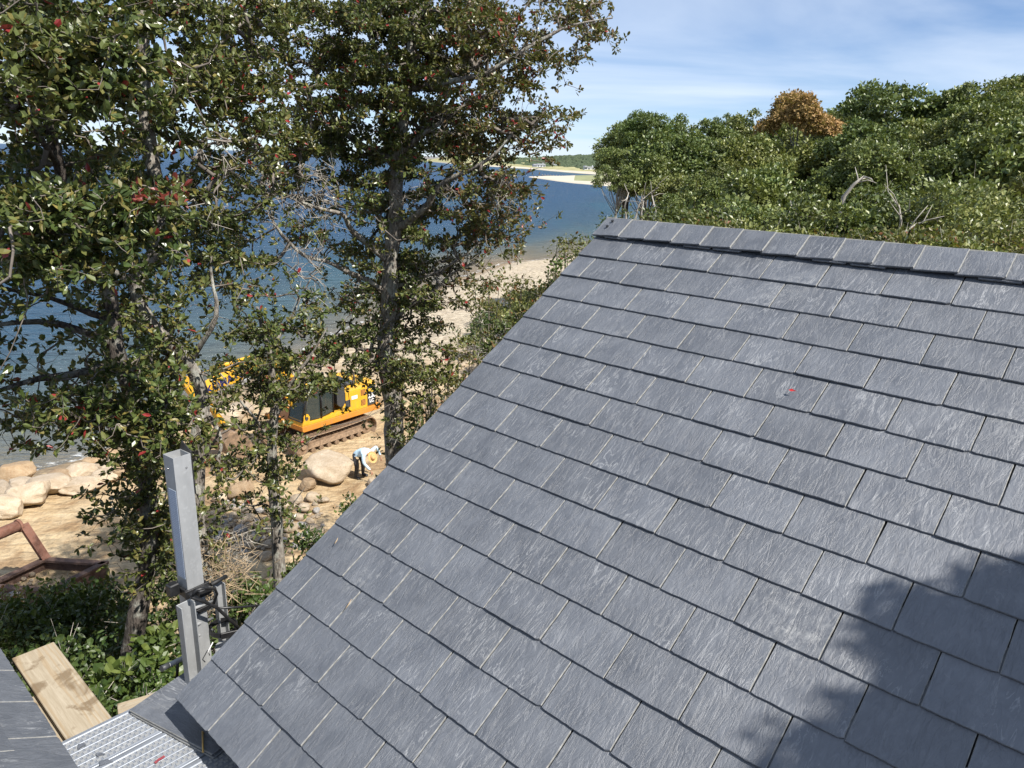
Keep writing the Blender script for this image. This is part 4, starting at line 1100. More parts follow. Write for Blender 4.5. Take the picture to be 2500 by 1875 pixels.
# ------------------------------------------------------------------ boulders and cobbles
def rock_mesh(name, seed, sub=3, rough=0.22, flat=0.85):
    r = np.random.default_rng(seed)
    bm = bmesh.new(); bmesh.ops.create_icosphere(bm, subdivisions=sub, radius=1.0)
    co = np.array([v.co[:] for v in bm.verts])
    for _ in range(13):                          # cut facets
        n = unit(r.normal(size=3)); d = r.uniform(0.62, 0.92)
        s = co @ n; co = co - np.where(s > d, (s - d) * 0.86, 0)[:, None] * n
    co *= (1 + rough * fbm(co * 1.1 + seed * 3.7, 3) * 0.5 + 0.05 * fbm(co * 3.4 + seed, 3))[:, None]
    co[:, 2] *= flat
    for v, c in zip(bm.verts, co): v.co = c
    return bm_mesh(name, bm, True)
ROCKS = [rock_mesh('boulder', s, 4, 0.16) for s in range(8)]
def rock(name, px, py, wpx, hpx, mat, label, group, z=None, seed=0, sink=0.35, pile=None):
    p = ground(px, py + hpx * 0.25); zz = hz(p[0], p[1])
    dist = np.linalg.norm(p - EYE); s = wpx / FPX * dist / 2 * 1.08
    hh = hpx / FPX * dist / 2 * 1.15
    me = ROCKS[seed % 8].copy(); me.materials.clear()
    r = random.Random(seed * 13 + int(px))
    M = Matrix.Translation((p[0], p[1], zz + hh * (1 - sink))) @ Euler((r.uniform(-.12, .12), r.uniform(-.12, .12), r.uniform(0, 6.28))).to_matrix().to_4x4() @ Matrix.Diagonal((s, s * r.uniform(0.82, 1.05), hh, 1))
    return tag(link(name, me, None, mat, M), label, 'rock', group)
BL = [(47, 1165, 80, 56, 0, 'rounded tan boulder at the water, tallest of the shore rocks'), (10, 1206, 50, 46, 1, 'pale boulder at the very end of the shore rock row'),
      (75, 1219, 90, 50, 1, 'broad pale boulder in front of the rounded tan one'), (20, 1246, 78, 46, 1, 'low pale boulder lying foremost on the sand'), (112, 1192, 92, 44, 1, 'long flat topped pale boulder amid the shore rocks'),
      (52, 1190, 56, 26, 1, 'small pale rock wedged below the rounded tan boulder'), (147, 1173, 62, 42, 0, 'tan boulder between the long pale one and the egg shaped one'), (196, 1163, 66, 44, 1, 'egg shaped pale boulder with brown band'),
      (203, 1190, 92, 34, 1, 'slanting flat slab leaning on the egg shaped boulder'), (228, 1135, 46, 30, 0, 'small brown boulder at the water edge'), (262, 1142, 76, 28, 1, 'flat grey white slab behind the slanting slab'),
      (276, 1116, 40, 36, 0, 'upright tan rock beside the leafy bough at the water'), (252, 1171, 62, 30, 1, 'pale rock half hidden by drooping leaves'),
      (300, 1160, 50, 30, 0, 'brown rock behind the drooping leaves')]
for i, (x, y, w, h, c, lab) in enumerate(BL): rock('boulder', x, y, w, h, (ROCK_TAN, ROCK_PALE)[c], lab, 'boulders along the shore', seed=i)
rock('boulder', 557, 1037, 84, 60, ROCK_PALE, 'large grey boulder beyond the far excavator track', 'boulders by the excavator', seed=21, sink=0.2)
rock('boulder', 590, 1003, 52, 40, ROCK_PALE, 'cream boulder behind the large grey one', 'boulders by the excavator', seed=22)
rock('boulder', 522, 1060, 46, 36, ROCK_TAN, 'tan boulder beside the large grey one', 'boulders by the excavator', seed=23)
rock('boulder', 806, 1154, 116, 70, ROCK_PALE, 'huge cream boulder on the sand beside the bending person', 'boulders by the excavator', seed=4, sink=0.3)
rock('boulder', 752, 1188, 40, 30, ROCK_TAN, 'small shaded rock at the foot of the huge cream boulder', 'boulders by the excavator', seed=25)
rock('boulder', 594, 1203, 64, 44, ROCK_TAN, 'golden tan boulder between two tree trunks', 'boulders by the excavator', seed=26)
rock('boulder', 520, 1125, 60, 34, ROCK_TAN, 'flat tan rock behind the forked trunk', 'boulders by the excavator', seed=27)
rock('boulder', 915, 1185, 34, 26, ROCK_PALE, 'pale stone at the feet of the bending person', 'boulders by the excavator', seed=28)
rock('boulder', 1105, 975, 36, 20, ROCK_PALE, 'white stone at the foot of the bluff shrubs', 'boulders by the excavator', seed=29)
rock('boulder', 1135, 938, 50, 22, ROCK_PALE, 'flat white stone on the sand above the roof edge', 'boulders by the excavator', seed=30)
rr2 = random.Random(11)
COB = [rock_mesh('cobblestone', 50 + s, 2, 0.15, 0.8) for s in range(6)]
placed = []
def cobble(px, py, w, k, z_add=0.0):
    p = ground(px, py + w * 0.2)
    s = w / FPX * np.linalg.norm(p - EYE) / 2
    me = COB[k % 6].copy(); me.materials.clear()
    M = Matrix.Translation((p[0], p[1], hz(p[0], p[1]) + s * 0.35 + z_add)) @ Euler((rr2.uniform(-.3, .3), rr2.uniform(-.3, .3), rr2.uniform(0, 6))).to_matrix().to_4x4() @ Matrix.Diagonal((s, s * rr2.uniform(0.75, 1), s * rr2.uniform(0.65, 0.95), 1))
    c = rr2.random()
    g, lab, mt = ('grey cobbles in the rubble heap', 'grey cobblestone in the rubble heap under the trees', ROCK_GREY) if c < 0.3 else ('pale cobbles in the rubble heap', 'pale cream cobblestone in the rubble heap under the trees', ROCK_PALE)
    tag(link('cobblestone', me, None, mt, M), lab, 'rock', g)
for k in range(170):
    for _ in range(20):
        x, y = rr2.uniform(520, 790), rr2.uniform(1212, 1370)
        if y > 1375 - abs(x - 650) * 0.35: continue
        w = rr2.choice([14, 18, 22, 26, 34, 44])
        if all(math.hypot(x - a, (y - b) * 1.4) > (w + c) * 0.36 for a, b, c in placed):
            placed.append((x, y, w)); cobble(x, y, w, k); break
for k in range(46):
    bx_, by_ = rr2.choice([(1120, 945), (1075, 985), (1200, 800), (1040, 1010), (1150, 890)])
    x, y = bx_ + rr2.gauss(0, 22), by_ + rr2.gauss(0, 16); w = rr2.choice([7, 9, 12, 16, 22])
    p = ground(x, y); s = w / FPX * np.linalg.norm(p - EYE) / 2; me = COB[k % 6].copy(); me.materials.clear()
    tag(link('cobblestone', me, None, ROCK_PALE, Matrix.Translation((p[0], p[1], hz(p[0], p[1]) + s * 0.3)) @ Matrix.Rotation(k, 4, 'Z') @ Matrix.Diagonal((s, s * 0.8, s * 0.6, 1))), 'small pale stone scattered on the sand below the bluff shrubs', 'rock', 'stones scattered below the bluff shrubs')
# stones in the skip
for k, (px, py, w) in enumerate(((62, 1398, 15), (78, 1402, 16), (58, 1412, 15), (76, 1415, 11), (72, 1424, 12), (45, 1422, 9), (92, 1436, 10))):
    p = gz(px, py, zb - 0.2); s = w / FPX * np.linalg.norm(p - EYE) / 2; me = COB[k % 6].copy(); me.materials.clear()
    tag(link('cobblestone', me, None, ROCK_PALE, Matrix.Translation((p[0], p[1], zb - 0.26 + s * 0.5)) @ Matrix.Diagonal((s, s * 0.8, s * 0.8, 1))), 'pale stone lying inside the rusty skip', 'rock', 'stones in the skip')
p = gz(48, 1432, zb + 0.1); me = ROCKS[2].copy(); me.materials.clear()
tag(link('stone_slab', me, None, ROCK_GREY, Matrix.Translation((p[0], p[1], zb - 0.05)) @ Matrix.Rotation(0.6, 4, 'Z') @ Matrix.Diagonal((0.32, 0.15, 0.12, 1))), 'long blue grey stone on the rim of the rusty skip', 'rock')

# ------------------------------------------------------------------ person bending down
def skin_mesh(name, V, Ed, Rd, sub=2):
    me = bpy.data.meshes.new(name); me.from_pydata([tuple(map(float, v)) for v in V], Ed, [])
    o = bpy.data.objects.new('tmp_skin', me); COL.objects.link(o)
    sk = o.modifiers.new('s', 'SKIN'); sk.use_smooth_shade = True
    for i, r in enumerate(Rd): me.skin_vertices[0].data[i].radius = (r, r)
    me.skin_vertices[0].data[0].use_root = True
    sb_ = o.modifiers.new('d', 'SUBSURF'); sb_.levels = sub; sb_.render_levels = sub
    dg = bpy.context.evaluated_depsgraph_get()
    out = bpy.data.meshes.new_from_object(o.evaluated_get(dg)); bpy.data.objects.remove(o)
    return out
fp = ground(880, 1166); zp = hz(fp[0], fp[1])
# local: x = facing (towards camera right), y = the person's left, z up
fx = unit(np.array([0.80, -0.60, 0.0])); fy = np.array([-fx[1], fx[0], 0])
MPe = basis(fx, fy, np.array([0, 0, 1.0]), (fp[0], fp[1], zp))
BV = [(-0.10, 0, 0.92), (0.08, 0, 1.02), (0.26, 0, 1.08), (0.42, 0, 1.08), (0.50, 0, 1.03), (0.60, 0, 0.97), (0.68, 0, 0.93),
      (-0.10, 0.13, 0.88), (-0.02, 0.17, 0.48), (-0.08, 0.19, 0.07), (0.10, 0.21, 0.03),
      (-0.12, -0.13, 0.88), (0.02, -0.16, 0.47), (-0.06, -0.18, 0.07), (0.12, -0.19, 0.03),
      (0.40, 0.19, 1.06), (0.42, 0.42, 1.22), (0.52, 0.50, 0.93), (0.56, 0.50, 0.84),
      (0.40, -0.19, 1.04), (0.48, -0.24, 0.78), (0.66, -0.16, 0.58), (0.73, -0.14, 0.52)]
BE = [(0, 1), (1, 2), (2, 3), (3, 4), (4, 5), (5, 6), (0, 7), (7, 8), (8, 9), (9, 10), (0, 11), (11, 12), (12, 13), (13, 14), (3, 15), (15, 16), (16, 17), (17, 18), (3, 19), (19, 20), (20, 21), (21, 22)]
BR = [0.165, 0.17, 0.19, 0.175, 0.065, 0.09, 0.08, 0.12, 0.088, 0.06, 0.045, 0.12, 0.088, 0.06, 0.045, 0.085, 0.062, 0.045, 0.035, 0.085, 0.062, 0.045, 0.035]
bme = skin_mesh('body', BV, BE, BR)
for m in (SHIRT, JEANS, SKIN): bme.materials.append(m)
mi = []
for p in bme.polygons:
    c = p.center
    if c.x < -0.0 and c.z < 0.98 and not (c.z > 0.9 and c.x > -0.02) or c.z < 0.5 and c.x < 0.3: mi.append(1)
    elif c.x < 0.3 and c.z < 0.86: mi.append(1)
    elif c.x > 0.485 and abs(c.y) < 0.12 and c.z > 0.82: mi.append(2)
    elif (c.y > 0.3 and c.z < 0.90) or (c.y < -0.08 and c.z < 0.57 and c.x > 0.4): mi.append(2)
    else: mi.append(0)
bme.polygons.foreach_set('material_index', mi)
per = empty('person', mw=MPe, label='person in pale blue shirt and straw hat bending over on the sand', cat='person')
link('body', bme, per, None, MPe)
for (sy, px_) in ((0.20, 0.02), (-0.185, 0.04)): box('boot', (0.28, 0.11, 0.10), (px_, sy, 0.05), DARKGREY, per, MPe, bevel=0.035, seg=2)
for hx_, hy_, hz_, s in ((0.57, 0.50, 0.80, 1), (0.75, -0.135, 0.49, -1)):
    HV = [(0, 0, 0.02), (0.02, 0, -0.05)]; HE = [(0, 1)]; HR_ = [0.03, 0.034]
    for f_ in range(4):
        b0 = len(HV); yo = (f_ - 1.5) * 0.02
        HV += [(0.025, yo, -0.08), (0.035, yo * 1.1, -0.115), (0.02, yo * 1.1, -0.145 + abs(f_ - 1.5) * 0.008)]; HE += [(1, b0), (b0, b0 + 1), (b0 + 1, b0 + 2)]; HR_ += [0.010, 0.009, 0.008]
    b0 = len(HV); HV += [(0.04, s * -0.035, -0.05), (0.06, s * -0.04, -0.085)]; HE += [(1, b0), (b0, b0 + 1)]; HR_ += [0.011, 0.009]
    hm = skin_mesh('hand', [(hx_ + a, hy_ + b, hz_ + c) for a, b, c in HV], HE, HR_, 1); hm.materials.append(SKIN)
    link('hand', hm, per, None, MPe)
# hat: brim and creased crown, tilted with the head
bm = bmesh.new(); prof_h = [(0.0, 0.115), (0.05, 0.125), (0.085, 0.115), (0.098, 0.05), (0.102, 0.0), (0.15, -0.012), (0.205, 0.004), (0.208, 0.010), (0.15, -0.004), (0.10, 0.008)]
kk = 28; rings = []
for (r, z) in prof_h[:8]:
    rings.append([bm.verts.new((r * math.cos(t) * 1.08, r * math.sin(t), z - (0.035 * math.exp(-(r * math.sin(t) / 0.022) ** 2) if r < 0.09 and z > 0.1 else 0) + (0.02 * abs(math.sin(t)) if r > 0.14 else 0))) for t in [2 * PI * q / kk for q in range(kk)]] if r > 0 else [bm.verts.new((0, 0, z - 0.035))])
for i in range(len(rings) - 1):
    a, b = rings[i], rings[i + 1]
    for j in range(kk):
        if len(a) == 1: bm.faces.new((a[0], b[j], b[(j + 1) % kk]))
        else: bm.faces.new((a[j], b[j], b[(j + 1) % kk], a[(j + 1) % kk]))
Mh = MPe @ Matrix.Translation((0.665, 0.0, 0.985)) @ Euler((0, rad(62), 0)).to_matrix().to_4x4()
hat = link('straw_hat', bm_mesh('straw_hat', bm, True), per, STRAW, Mh)
sd = hat.modifiers.new('t', 'SOLIDIFY'); sd.thickness = 0.006

# ------------------------------------------------------------------ leaves and branches
def leaf_arrays(C, A, N, L, W, fold=0.22):
    A = unit(A); N = unit(N - A * np.sum(N * A, -1, keepdims=True)); B = np.cross(A, N)
    L = L[:, None]; W = W[:, None]
    mid = C + A * L * 0.52 - N * W * fold
    v = np.stack([C, C + A * L * 0.34 + B * W * 0.40, C + A * L * 0.72 + B * W * 0.46 + N * W * 0.05, C + A * L - N * L * 0.08,
                  C + A * L * 0.72 - B * W * 0.46 + N * W * 0.05, C + A * L * 0.34 - B * W * 0.40, mid], 1)
    n = len(C); b = (np.arange(n) * 7)[:, None, None]
    f = np.array([[0, 1, 6], [1, 2, 6], [2, 3, 6], [3, 4, 6], [4, 5, 6], [5, 0, 6]])[None] + b
    return v.reshape(-1, 3), f.reshape(-1, 3)
def quad_arrays(C, A, N, L, W):
    A = unit(A); N = unit(N - A * np.sum(N * A, -1, keepdims=True)); B = np.cross(A, N); L = L[:, None]; W = W[:, None]
    v = np.stack([C, C + A * L * 0.5 + B * W * 0.5 + N * W * 0.12, C + A * L, C + A * L * 0.5 - B * W * 0.5 + N * W * 0.12], 1)
    b = (np.arange(len(C)) * 4)[:, None, None]
    f = np.array([[0, 1, 2], [0, 2, 3]])[None] + b
    return v.reshape(-1, 3), f.reshape(-1, 3)
def rosettes(P, D, n, L, spread=1.0, rng=RNG, upbias=0.35):
    """n leaves round each twig end P growing along D"""
    k = len(P); P = np.repeat(P, n, 0); D = np.repeat(unit(D), n, 0)
    rnd = unit(rng.normal(size=(k * n, 3)))
    A = unit(D * 0.55 + rnd * spread + np.array([0, 0, upbias * 0.3]))
    N = unit(np.array([0, 0, 1.0]) + 0.75 * rng.normal(size=(k * n, 3)))
    C = P - D * (rng.random((k * n, 1)) * L * 1.1) + rnd * L * 0.12
    ln = L * rng.uniform(0.65, 1.25, k * n)
    return C, A, N, ln, ln * rng.uniform(0.42, 0.58, k * n)
def seg_tubes(A, B, ra, rb, k=4):
    """many straight tapered tubes at once"""
    t = unit(B - A); ref = np.where(np.abs(t[:, 2:3]) < 0.9, np.array([[0, 0, 1.0]]), np.array([[1.0, 0, 0]]))
    u = unit(np.cross(t, ref)); w = np.cross(t, u)
    a = np.arange(k) * 2 * PI / k
    ring = np.cos(a)[None, :, None] * u[:, None] + np.sin(a)[None, :, None] * w[:, None]
    V = np.concatenate([A[:, None] + ring * ra[:, None, None], B[:, None] + ring * rb[:, None, None]], 1)
    j = np.arange(k); f = np.stack([j, (j + 1) % k, k + (j + 1) % k, k + j], -1)[None] + (np.arange(len(A)) * 2 * k)[:, None, None]
    return V.reshape(-1, 3), f.reshape(-1, 4)

# --- the grove between house and beach: density of foliage read off by 50-pixel cells
MAP = """
999999999999999999999999836665
999999986999997489999999856666
999999997999986999999999866531
999999999999855899999998765200
9999999999999757888988776641
8999766877788879877988887754
6887678886667899977978987762
888888884577889986896787654
88788898578888756889434451
999988899887887556886445762
999999999998554346888568741
99999999889933563368767863
99998888778987116878643432
888788764477630025888533
634578885544542455688641
42223898743266466434541
51047888752487467456642
421368998315986664367653
24547999853799886346774
56789999866789521024641
6889999998436300001341
255668998622563100023
00000578546647400002
000002684466374
000056884464253
000035895532241
0000148954332
""".strip('\n').split('\n')
MAP = [r.replace(' ', '') for r in MAP]
for r_, cs_, add in ((12, range(19, 22), 2), (13, range(19, 21), 2), (14, range(18, 21), 2), (15, range(17, 21), 2), (16, range(11, 20), 2), (17, range(11, 20), 2), (18, range(11, 22), 1), (8, range(20, 25), 2), (9, range(20, 25), 2), (10, range(20, 26), 1), (11, range(20, 26), 1), (7, range(18, 27), 1), (6, range(18, 27), 1), (5, range(18, 27), 1)):
    row = list(MAP[r_].ljust(30, '0'))
    for c_ in cs_: row[c_] = str(min(9, int(row[c_]) + add))
    MAP[r_] = ''.join(row)
TR = {}
def poly(pts): return [at(x, y, r) for x, y, r in pts]
TR['a'] = dict(trunk=[(972, 1260, 13.5), (964, 1140, 13.5), (962, 1010, 13.5), (944, 890, 13.5), (942, 790, 13.5), (956, 690, 13.5), (952, 630, 13.5), (966, 520, 13.5), (972, 400, 13.5), (985, 290, 13.5), (1000, 180, 13.5), (1012, 60, 13.5), (1018, -70, 13.5)],
               rad=[0.20, 0.20, 0.19, 0.17, 0.155, 0.145, 0.14, 0.13, 0.12, 0.11, 0.10, 0.08, 0.05],
               limbs=[([(966, 560, 13.5), (1025, 530, 13.2), (1058, 463, 13.0), (1116, 425, 12.8), (1160, 400, 12.7), (1203, 380, 12.6), (1250, 325, 12.6)], 0.065, 0.02),
                      ([(972, 380, 13.5), (1030, 330, 13.2), (1085, 290, 13.0), (1150, 250, 13), (1240, 215, 13)], 0.055, 0.016),
                      ([(998, 215, 13.5), (1060, 212, 13.2), (1180, 185, 13), (1270, 140, 13), (1330, 100, 13), (1400, 55, 13), (1500, 45, 13)], 0.06, 0.012),
                      ([(968, 400, 13.5), (874, 347, 13.7), (837, 311, 13.8), (801, 268, 14), (772, 235, 14), (700, 213, 14)], 0.075, 0.02),
                      ([(957, 650, 13.5), (906, 600, 13.3), (874, 578, 13.1), (848, 568, 13), (838, 535, 12.9), (845, 518, 12.8), (800, 512, 12.6), (747, 506, 12.4), (690, 470, 12.2), (630, 440, 12)], 0.06, 0.014),
                      ([(952, 720, 13.5), (868, 672, 13.2), (817, 654, 13), (752, 629, 12.8), (705, 600, 12.6), (668, 560, 12.5), (655, 530, 12.5)], 0.045, 0.02),
                      ([(955, 700, 13.5), (1019, 690, 13.3), (1037, 669, 13.2), (1077, 661, 13.1), (1135, 625, 13), (1165, 592, 13)], 0.04, 0.014),
                      ([(951, 790, 13.5), (1027, 730, 13.3), (1074, 712, 13.2), (1092, 672, 13.2), (1160, 640, 13)], 0.045, 0.012),
                      ([(945, 930, 13.5), (905, 880, 13.3), (897, 840, 13.3), (940, 800, 13.2)], 0.035, 0.015),
                      ([(980, 330, 13.5), (950, 250, 13.8), (930, 180, 14), (900, 80, 14.2), (880, -60, 14.4)], 0.06, 0.02)],
               label='tall tupelo tree with pale mottled trunk rising behind the bending person', dens=1.0)
TR['b'] = dict(trunk=[(686, 1460, 11), (680, 1390, 11), (675, 1300, 11), (668, 1200, 11), (662, 1100, 11), (672, 1000, 11), (665, 900, 11), (645, 820, 11), (628, 750, 11)],
               rad=[0.10, 0.10, 0.095, 0.085, 0.075, 0.065, 0.05, 0.035, 0.02],
               limbs=[([(668, 1000, 11), (720, 920, 10.8), (770, 860, 10.7), (800, 800, 10.7)], 0.03, 0.01), ([(655, 860, 11), (700, 790, 11.2), (740, 720, 11.3), (760, 680, 11.3)], 0.025, 0.008), ([(664, 1080, 11), (620, 1020, 10.8), (570, 960, 10.7), (540, 920, 10.7)], 0.025, 0.008),
                      ([(675, 1290, 11), (620, 1290, 10.6), (560, 1310, 10.3), (530, 1330, 10.2)], 0.016, 0.006), ([(673, 1270, 11), (720, 1230, 10.8), (745, 1190, 10.8)], 0.014, 0.006)],
               label='slender leafy tree with pale bare lower trunk by the rubble heap', dens=1.0)
TR['c'] = dict(trunk=[(505, 1440, 9.8), (482, 1340, 9.8), (484, 1230, 9.8), (478, 1120, 9.8), (492, 1030, 9.8), (504, 985, 9.8), (478, 900, 9.8), (440, 855, 9.7), (395, 820, 9.6), (345, 770, 9.6), (318, 705, 9.6), (332, 676, 9.6), (388, 612, 9.6), (396, 545, 9.7), (385, 450, 9.8), (362, 350, 9.9), (358, 280, 10), (352, 150, 10), (345, 30, 10), (340, -90, 10)],
               rad=[0.12, 0.11, 0.10, 0.10, 0.10, 0.09, 0.085, 0.085, 0.085, 0.08, 0.08, 0.085, 0.085, 0.08, 0.085, 0.085, 0.08, 0.07, 0.055, 0.03],
               limbs=[([(468, 880, 9.75), (500, 812, 9.5), (539, 782, 9.4), (541, 765, 9.4), (521, 731, 9.4), (517, 681, 9.4), (519, 623, 9.4)], 0.035, 0.014),
                      ([(325, 690, 9.6), (270, 668, 9.3), (235, 660, 9.1), (200, 640, 9), (212, 622, 9)], 0.045, 0.02), ([(358, 315, 9.9), (300, 285, 9.7), (262, 262, 9.5), (200, 245, 9.3), (120, 200, 9)], 0.05, 0.012),
                      ([(392, 560, 9.7), (440, 520, 9.2), (480, 480, 9), (520, 470, 8.9)], 0.03, 0.008), ([(360, 300, 10), (420, 240, 10.4), (480, 160, 10.6), (560, 90, 10.8), (620, 30, 11)], 0.05, 0.015),
                      ([(500, 1000, 9.8), (530, 1040, 9.6), (545, 1090, 9.5), (510, 1150, 9.6)], 0.03, 0.014), ([(480, 1140, 9.8), (520, 1080, 9.6), (535, 1040, 9.5)], 0.03, 0.012),
                      ([(372, 430, 9.8), (300, 420, 10.4), (200, 400, 10.8), (100, 380, 11)], 0.04, 0.012), ([(385, 470, 9.8), (450, 430, 10.4), (540, 400, 10.8), (600, 380, 11)], 0.04, 0.012)],
               label='crooked tupelo tree with lichened forking trunk next to the aluminium pole', dens=1.0)
TR['d'] = dict(trunk=[(322, 1580, 8.8), (345, 1450, 8.8), (366, 1330, 8.8), (362, 1230, 8.8), (352, 1130, 8.8), (325, 1010, 8.8), (296, 910, 8.8), (284, 830, 8.8), (270, 740, 8.8), (232, 640, 8.7), (182, 520, 8.5), (132, 380, 8.3), (92, 220, 8.2), (62, 60, 8.1), (40, -90, 8)],
               rad=[0.115, 0.11, 0.105, 0.10, 0.09, 0.085, 0.08, 0.075, 0.07, 0.06, 0.055, 0.05, 0.04, 0.03, 0.02],
               limbs=[([(282, 840, 8.8), (202, 807, 8.9), (145, 778, 9), (112, 768, 9), (40, 786, 9), (-60, 790, 9)], 0.045, 0.018), ([(275, 780, 8.8), (230, 770, 8.9), (174, 746, 9), (145, 724, 9), (36, 706, 9.1), (-50, 690, 9.1)], 0.04, 0.016),
                      ([(292, 900, 8.8), (210, 894, 8.7), (145, 901, 8.6), (108, 923, 8.5), (36, 945, 8.4), (-60, 970, 8.4)], 0.05, 0.02), ([(320, 990, 8.8), (260, 980, 8.2), (200, 1000, 7.8), (120, 1010, 7.5)], 0.035, 0.01),
                      ([(340, 1080, 8.8), (390, 1040, 8.3), (440, 1000, 8), (400, 960, 7.8)], 0.03, 0.01), ([(240, 660, 8.7), (170, 600, 7.8), (100, 560, 7.2), (20, 540, 6.9)], 0.03, 0.01), ([(200, 560, 8.5), (280, 520, 7.8), (350, 490, 7.4), (430, 470, 7.2)], 0.03, 0.008),
                      ([(140, 400, 8.3), (80, 330, 7.6), (30, 260, 7.2)], 0.03, 0.01), ([(100, 250, 8.2), (180, 180, 7.6), (260, 130, 7.3), (330, 90, 7.2)], 0.03, 0.008)],
               label='dark ivy clad tree standing closest to the wooden plank', dens=1.0)
NODES, NPAR, NR, NTREE, NFIX = [], [], [], [], []
for key, T in TR.items():
    pts = poly(T['trunk']); base = pts[0].copy(); zb_ = hz(base[0], base[1]) - 0.2
    T['pts'] = pts; T['base'] = (float(base[0]), float(base[1]), zb_)
    paths = [(pts, T['rad'])]
    for lp, r0, r1 in T['limbs']:
        lp3 = poly(lp)
        # densify and wiggle
        paths.append((lp3, list(np.linspace(r0, r1, len(lp3)))))
    T['paths'] = []
    for pi_, (pp, rd) in enumerate(paths):
        pp = np.array(pp); rd = np.array(rd)
        s = np.concatenate([[0], np.cumsum(np.linalg.norm(np.diff(pp, axis=0), axis=1))])
        n = max(4, int(s[-1] / 0.16)); q = np.linspace(0, s[-1], n)
        # smooth (Catmull-like through cubic weights)
        xyz = np.stack([np.interp(q, s, pp[:, k]) for k in range(3)], -1); rq = np.interp(q, s, rd)
        for _ in range(2): xyz[1:-1] = 0.25 * xyz[:-2] + 0.5 * xyz[1:-1] + 0.25 * xyz[2:]
        wob = np.stack([vnoise(np.stack([q * 2.2, np.full(n, 3.3 * pi_ + 7 * k), np.full(n, ord(key) * 1.7)], -1)) for k in range(3)], -1)
        xyz = xyz + wob * (0.03 if pi_ == 0 else 0.05) * np.minimum(1, q / 0.5)[:, None]
        rq = rq * (1 + 0.14 * vnoise(np.stack([q * 5, np.full(n, pi_ * 2.1), np.full(n, 1.0)], -1)))
        if pi_ == 0: xyz = np.vstack([[T['base'][0], T['base'][1], zb_], xyz]); rq = np.concatenate([[rq[0] * 1.35], rq])
        T['paths'].append((xyz, rq))
        for k in range(0, n, 2):
            if pi_ == 0 and k < n * 0.12: continue
            NODES.append(xyz[k]); NPAR.append(-1); NR.append(rq[k]); NTREE.append(key); NFIX.append(True)
KEYS = list(TR)
# leaf clusters
def base_range(x, y):
    if x < 300: return 8.9
    if x < 545: return 9.8 if y < 720 else 9.2
    if x < 820 and y > 650: return 11.0
    if x < 700: return 11.6
    return 13.4
NEAR = [(0, 430, 450, 690, 6.9), (150, 880, 500, 1130, 7.7), (0, 40, 420, 280, 7.1), (440, 140, 700, 400, 9.6), (0, 640, 60, 760, 7.0), (30, 950, 330, 1090, 7.6)]
trunk_px = {k: pj(T['paths'][0][0]) for k, T in TR.items()}
limb_px = [(pj(TR[k]['paths'][i + 1][0]), rg_) for k, i, rg_ in (('a', 0, 13.9), ('a', 1, 13.9), ('a', 4, 13.9), ('a', 5, 13.9), ('a', 6, 13.9), ('a', 7, 13.9), ('a', 2, 13.9), ('c', 0, 10.2), ('c', 1, 10.2), ('d', 0, 9.6), ('d', 1, 9.6), ('d', 2, 9.4))]
limb_px.append((trunk_px['c'][(trunk_px['c'][:, 1] > 540) & (trunk_px['c'][:, 1] < 720)], 10.3))
limb_px.append((trunk_px['c'][(trunk_px['c'][:, 1] > 840) & (trunk_px['c'][:, 1] < 1010)], 10.3))
show = {'a': (430, 760), 'b': (1240, 1470), 'c': (80, 470), 'd': (1280, 1480)}
CL = []
for r, row in enumerate(MAP):
    for c, ch in enumerate(row):
        dn = int(ch)
        if dn == 0: continue
        cov = min(0.985, dn / 9.2); tau = -math.log(1 - cov)
        x0, y0 = c * 50, r * 50
        br = base_range(x0 + 25, y0 + 25)
        Lf = 0.082
        near = [nb_ for nb_ in NEAR if nb_[0] <= x0 + 25 <= nb_[2] and nb_[1] <= y0 + 25 <= nb_[3]]
        dist = br * 1.08
        area = 8 * 0.66 * 0.50 * (Lf * FPX / dist) ** 2 * 0.62
        n = tau * 2500 / area * (1.35 if br < 13 else 1.9)
        n = int(n) + (RNG.random() < n % 1)
        subs = [(x0 + RNG.uniform(0, 50), y0 + RNG.uniform(0, 50), br + RNG.normal() * 0.8) for _q in range(3)]
        for _ in range(n):
            sb0 = subs[int(RNG.integers(3))]
            x, y = sb0[0] + RNG.normal() * 19, sb0[1] + RNG.normal() * 8
            rg = sb0[2] + RNG.normal() * 0.18
            if near and RNG.random() < 0.5: rg = near[0][4] + RNG.normal() * 0.3
            elif dn >= 8 and RNG.random() < 0.35: rg = br + RNG.uniform(0.6, 2.4)
            for k, (ya, yb) in show.items():
                tp = trunk_px[k]; j = np.argmin(np.abs(tp[:, 1] - y))
                if ya < y < yb and abs(tp[j, 0] - x) < 26 and RNG.random() < 0.82:
                    rg = max(rg, {'a': 14.2, 'b': 11.5, 'c': 10.5, 'd': 9.3}[k] + RNG.random())
            for lp_, rg_ in limb_px:
                if rg < rg_ and np.min((lp_[:, 0] - x) ** 2 + (lp_[:, 1] - y) ** 2) < 15 ** 2 and RNG.random() < 0.75: rg = rg_ + RNG.random() * 0.8
            CL.append((x, y, rg))
# the crowns go on above and to the left of the picture, more thinly
for _ in range(1300):
    x = RNG.uniform(-420, 1350); y = RNG.uniform(-420, -10)
    CL.append((x, y, base_range(x, 100) + RNG.normal() * 1.1))
for _ in range(1400):
    x = RNG.uniform(-420, -10); y = RNG.uniform(0, 1000)
    CL.append((x, y, 8.6 + RNG.normal() * 1.0))
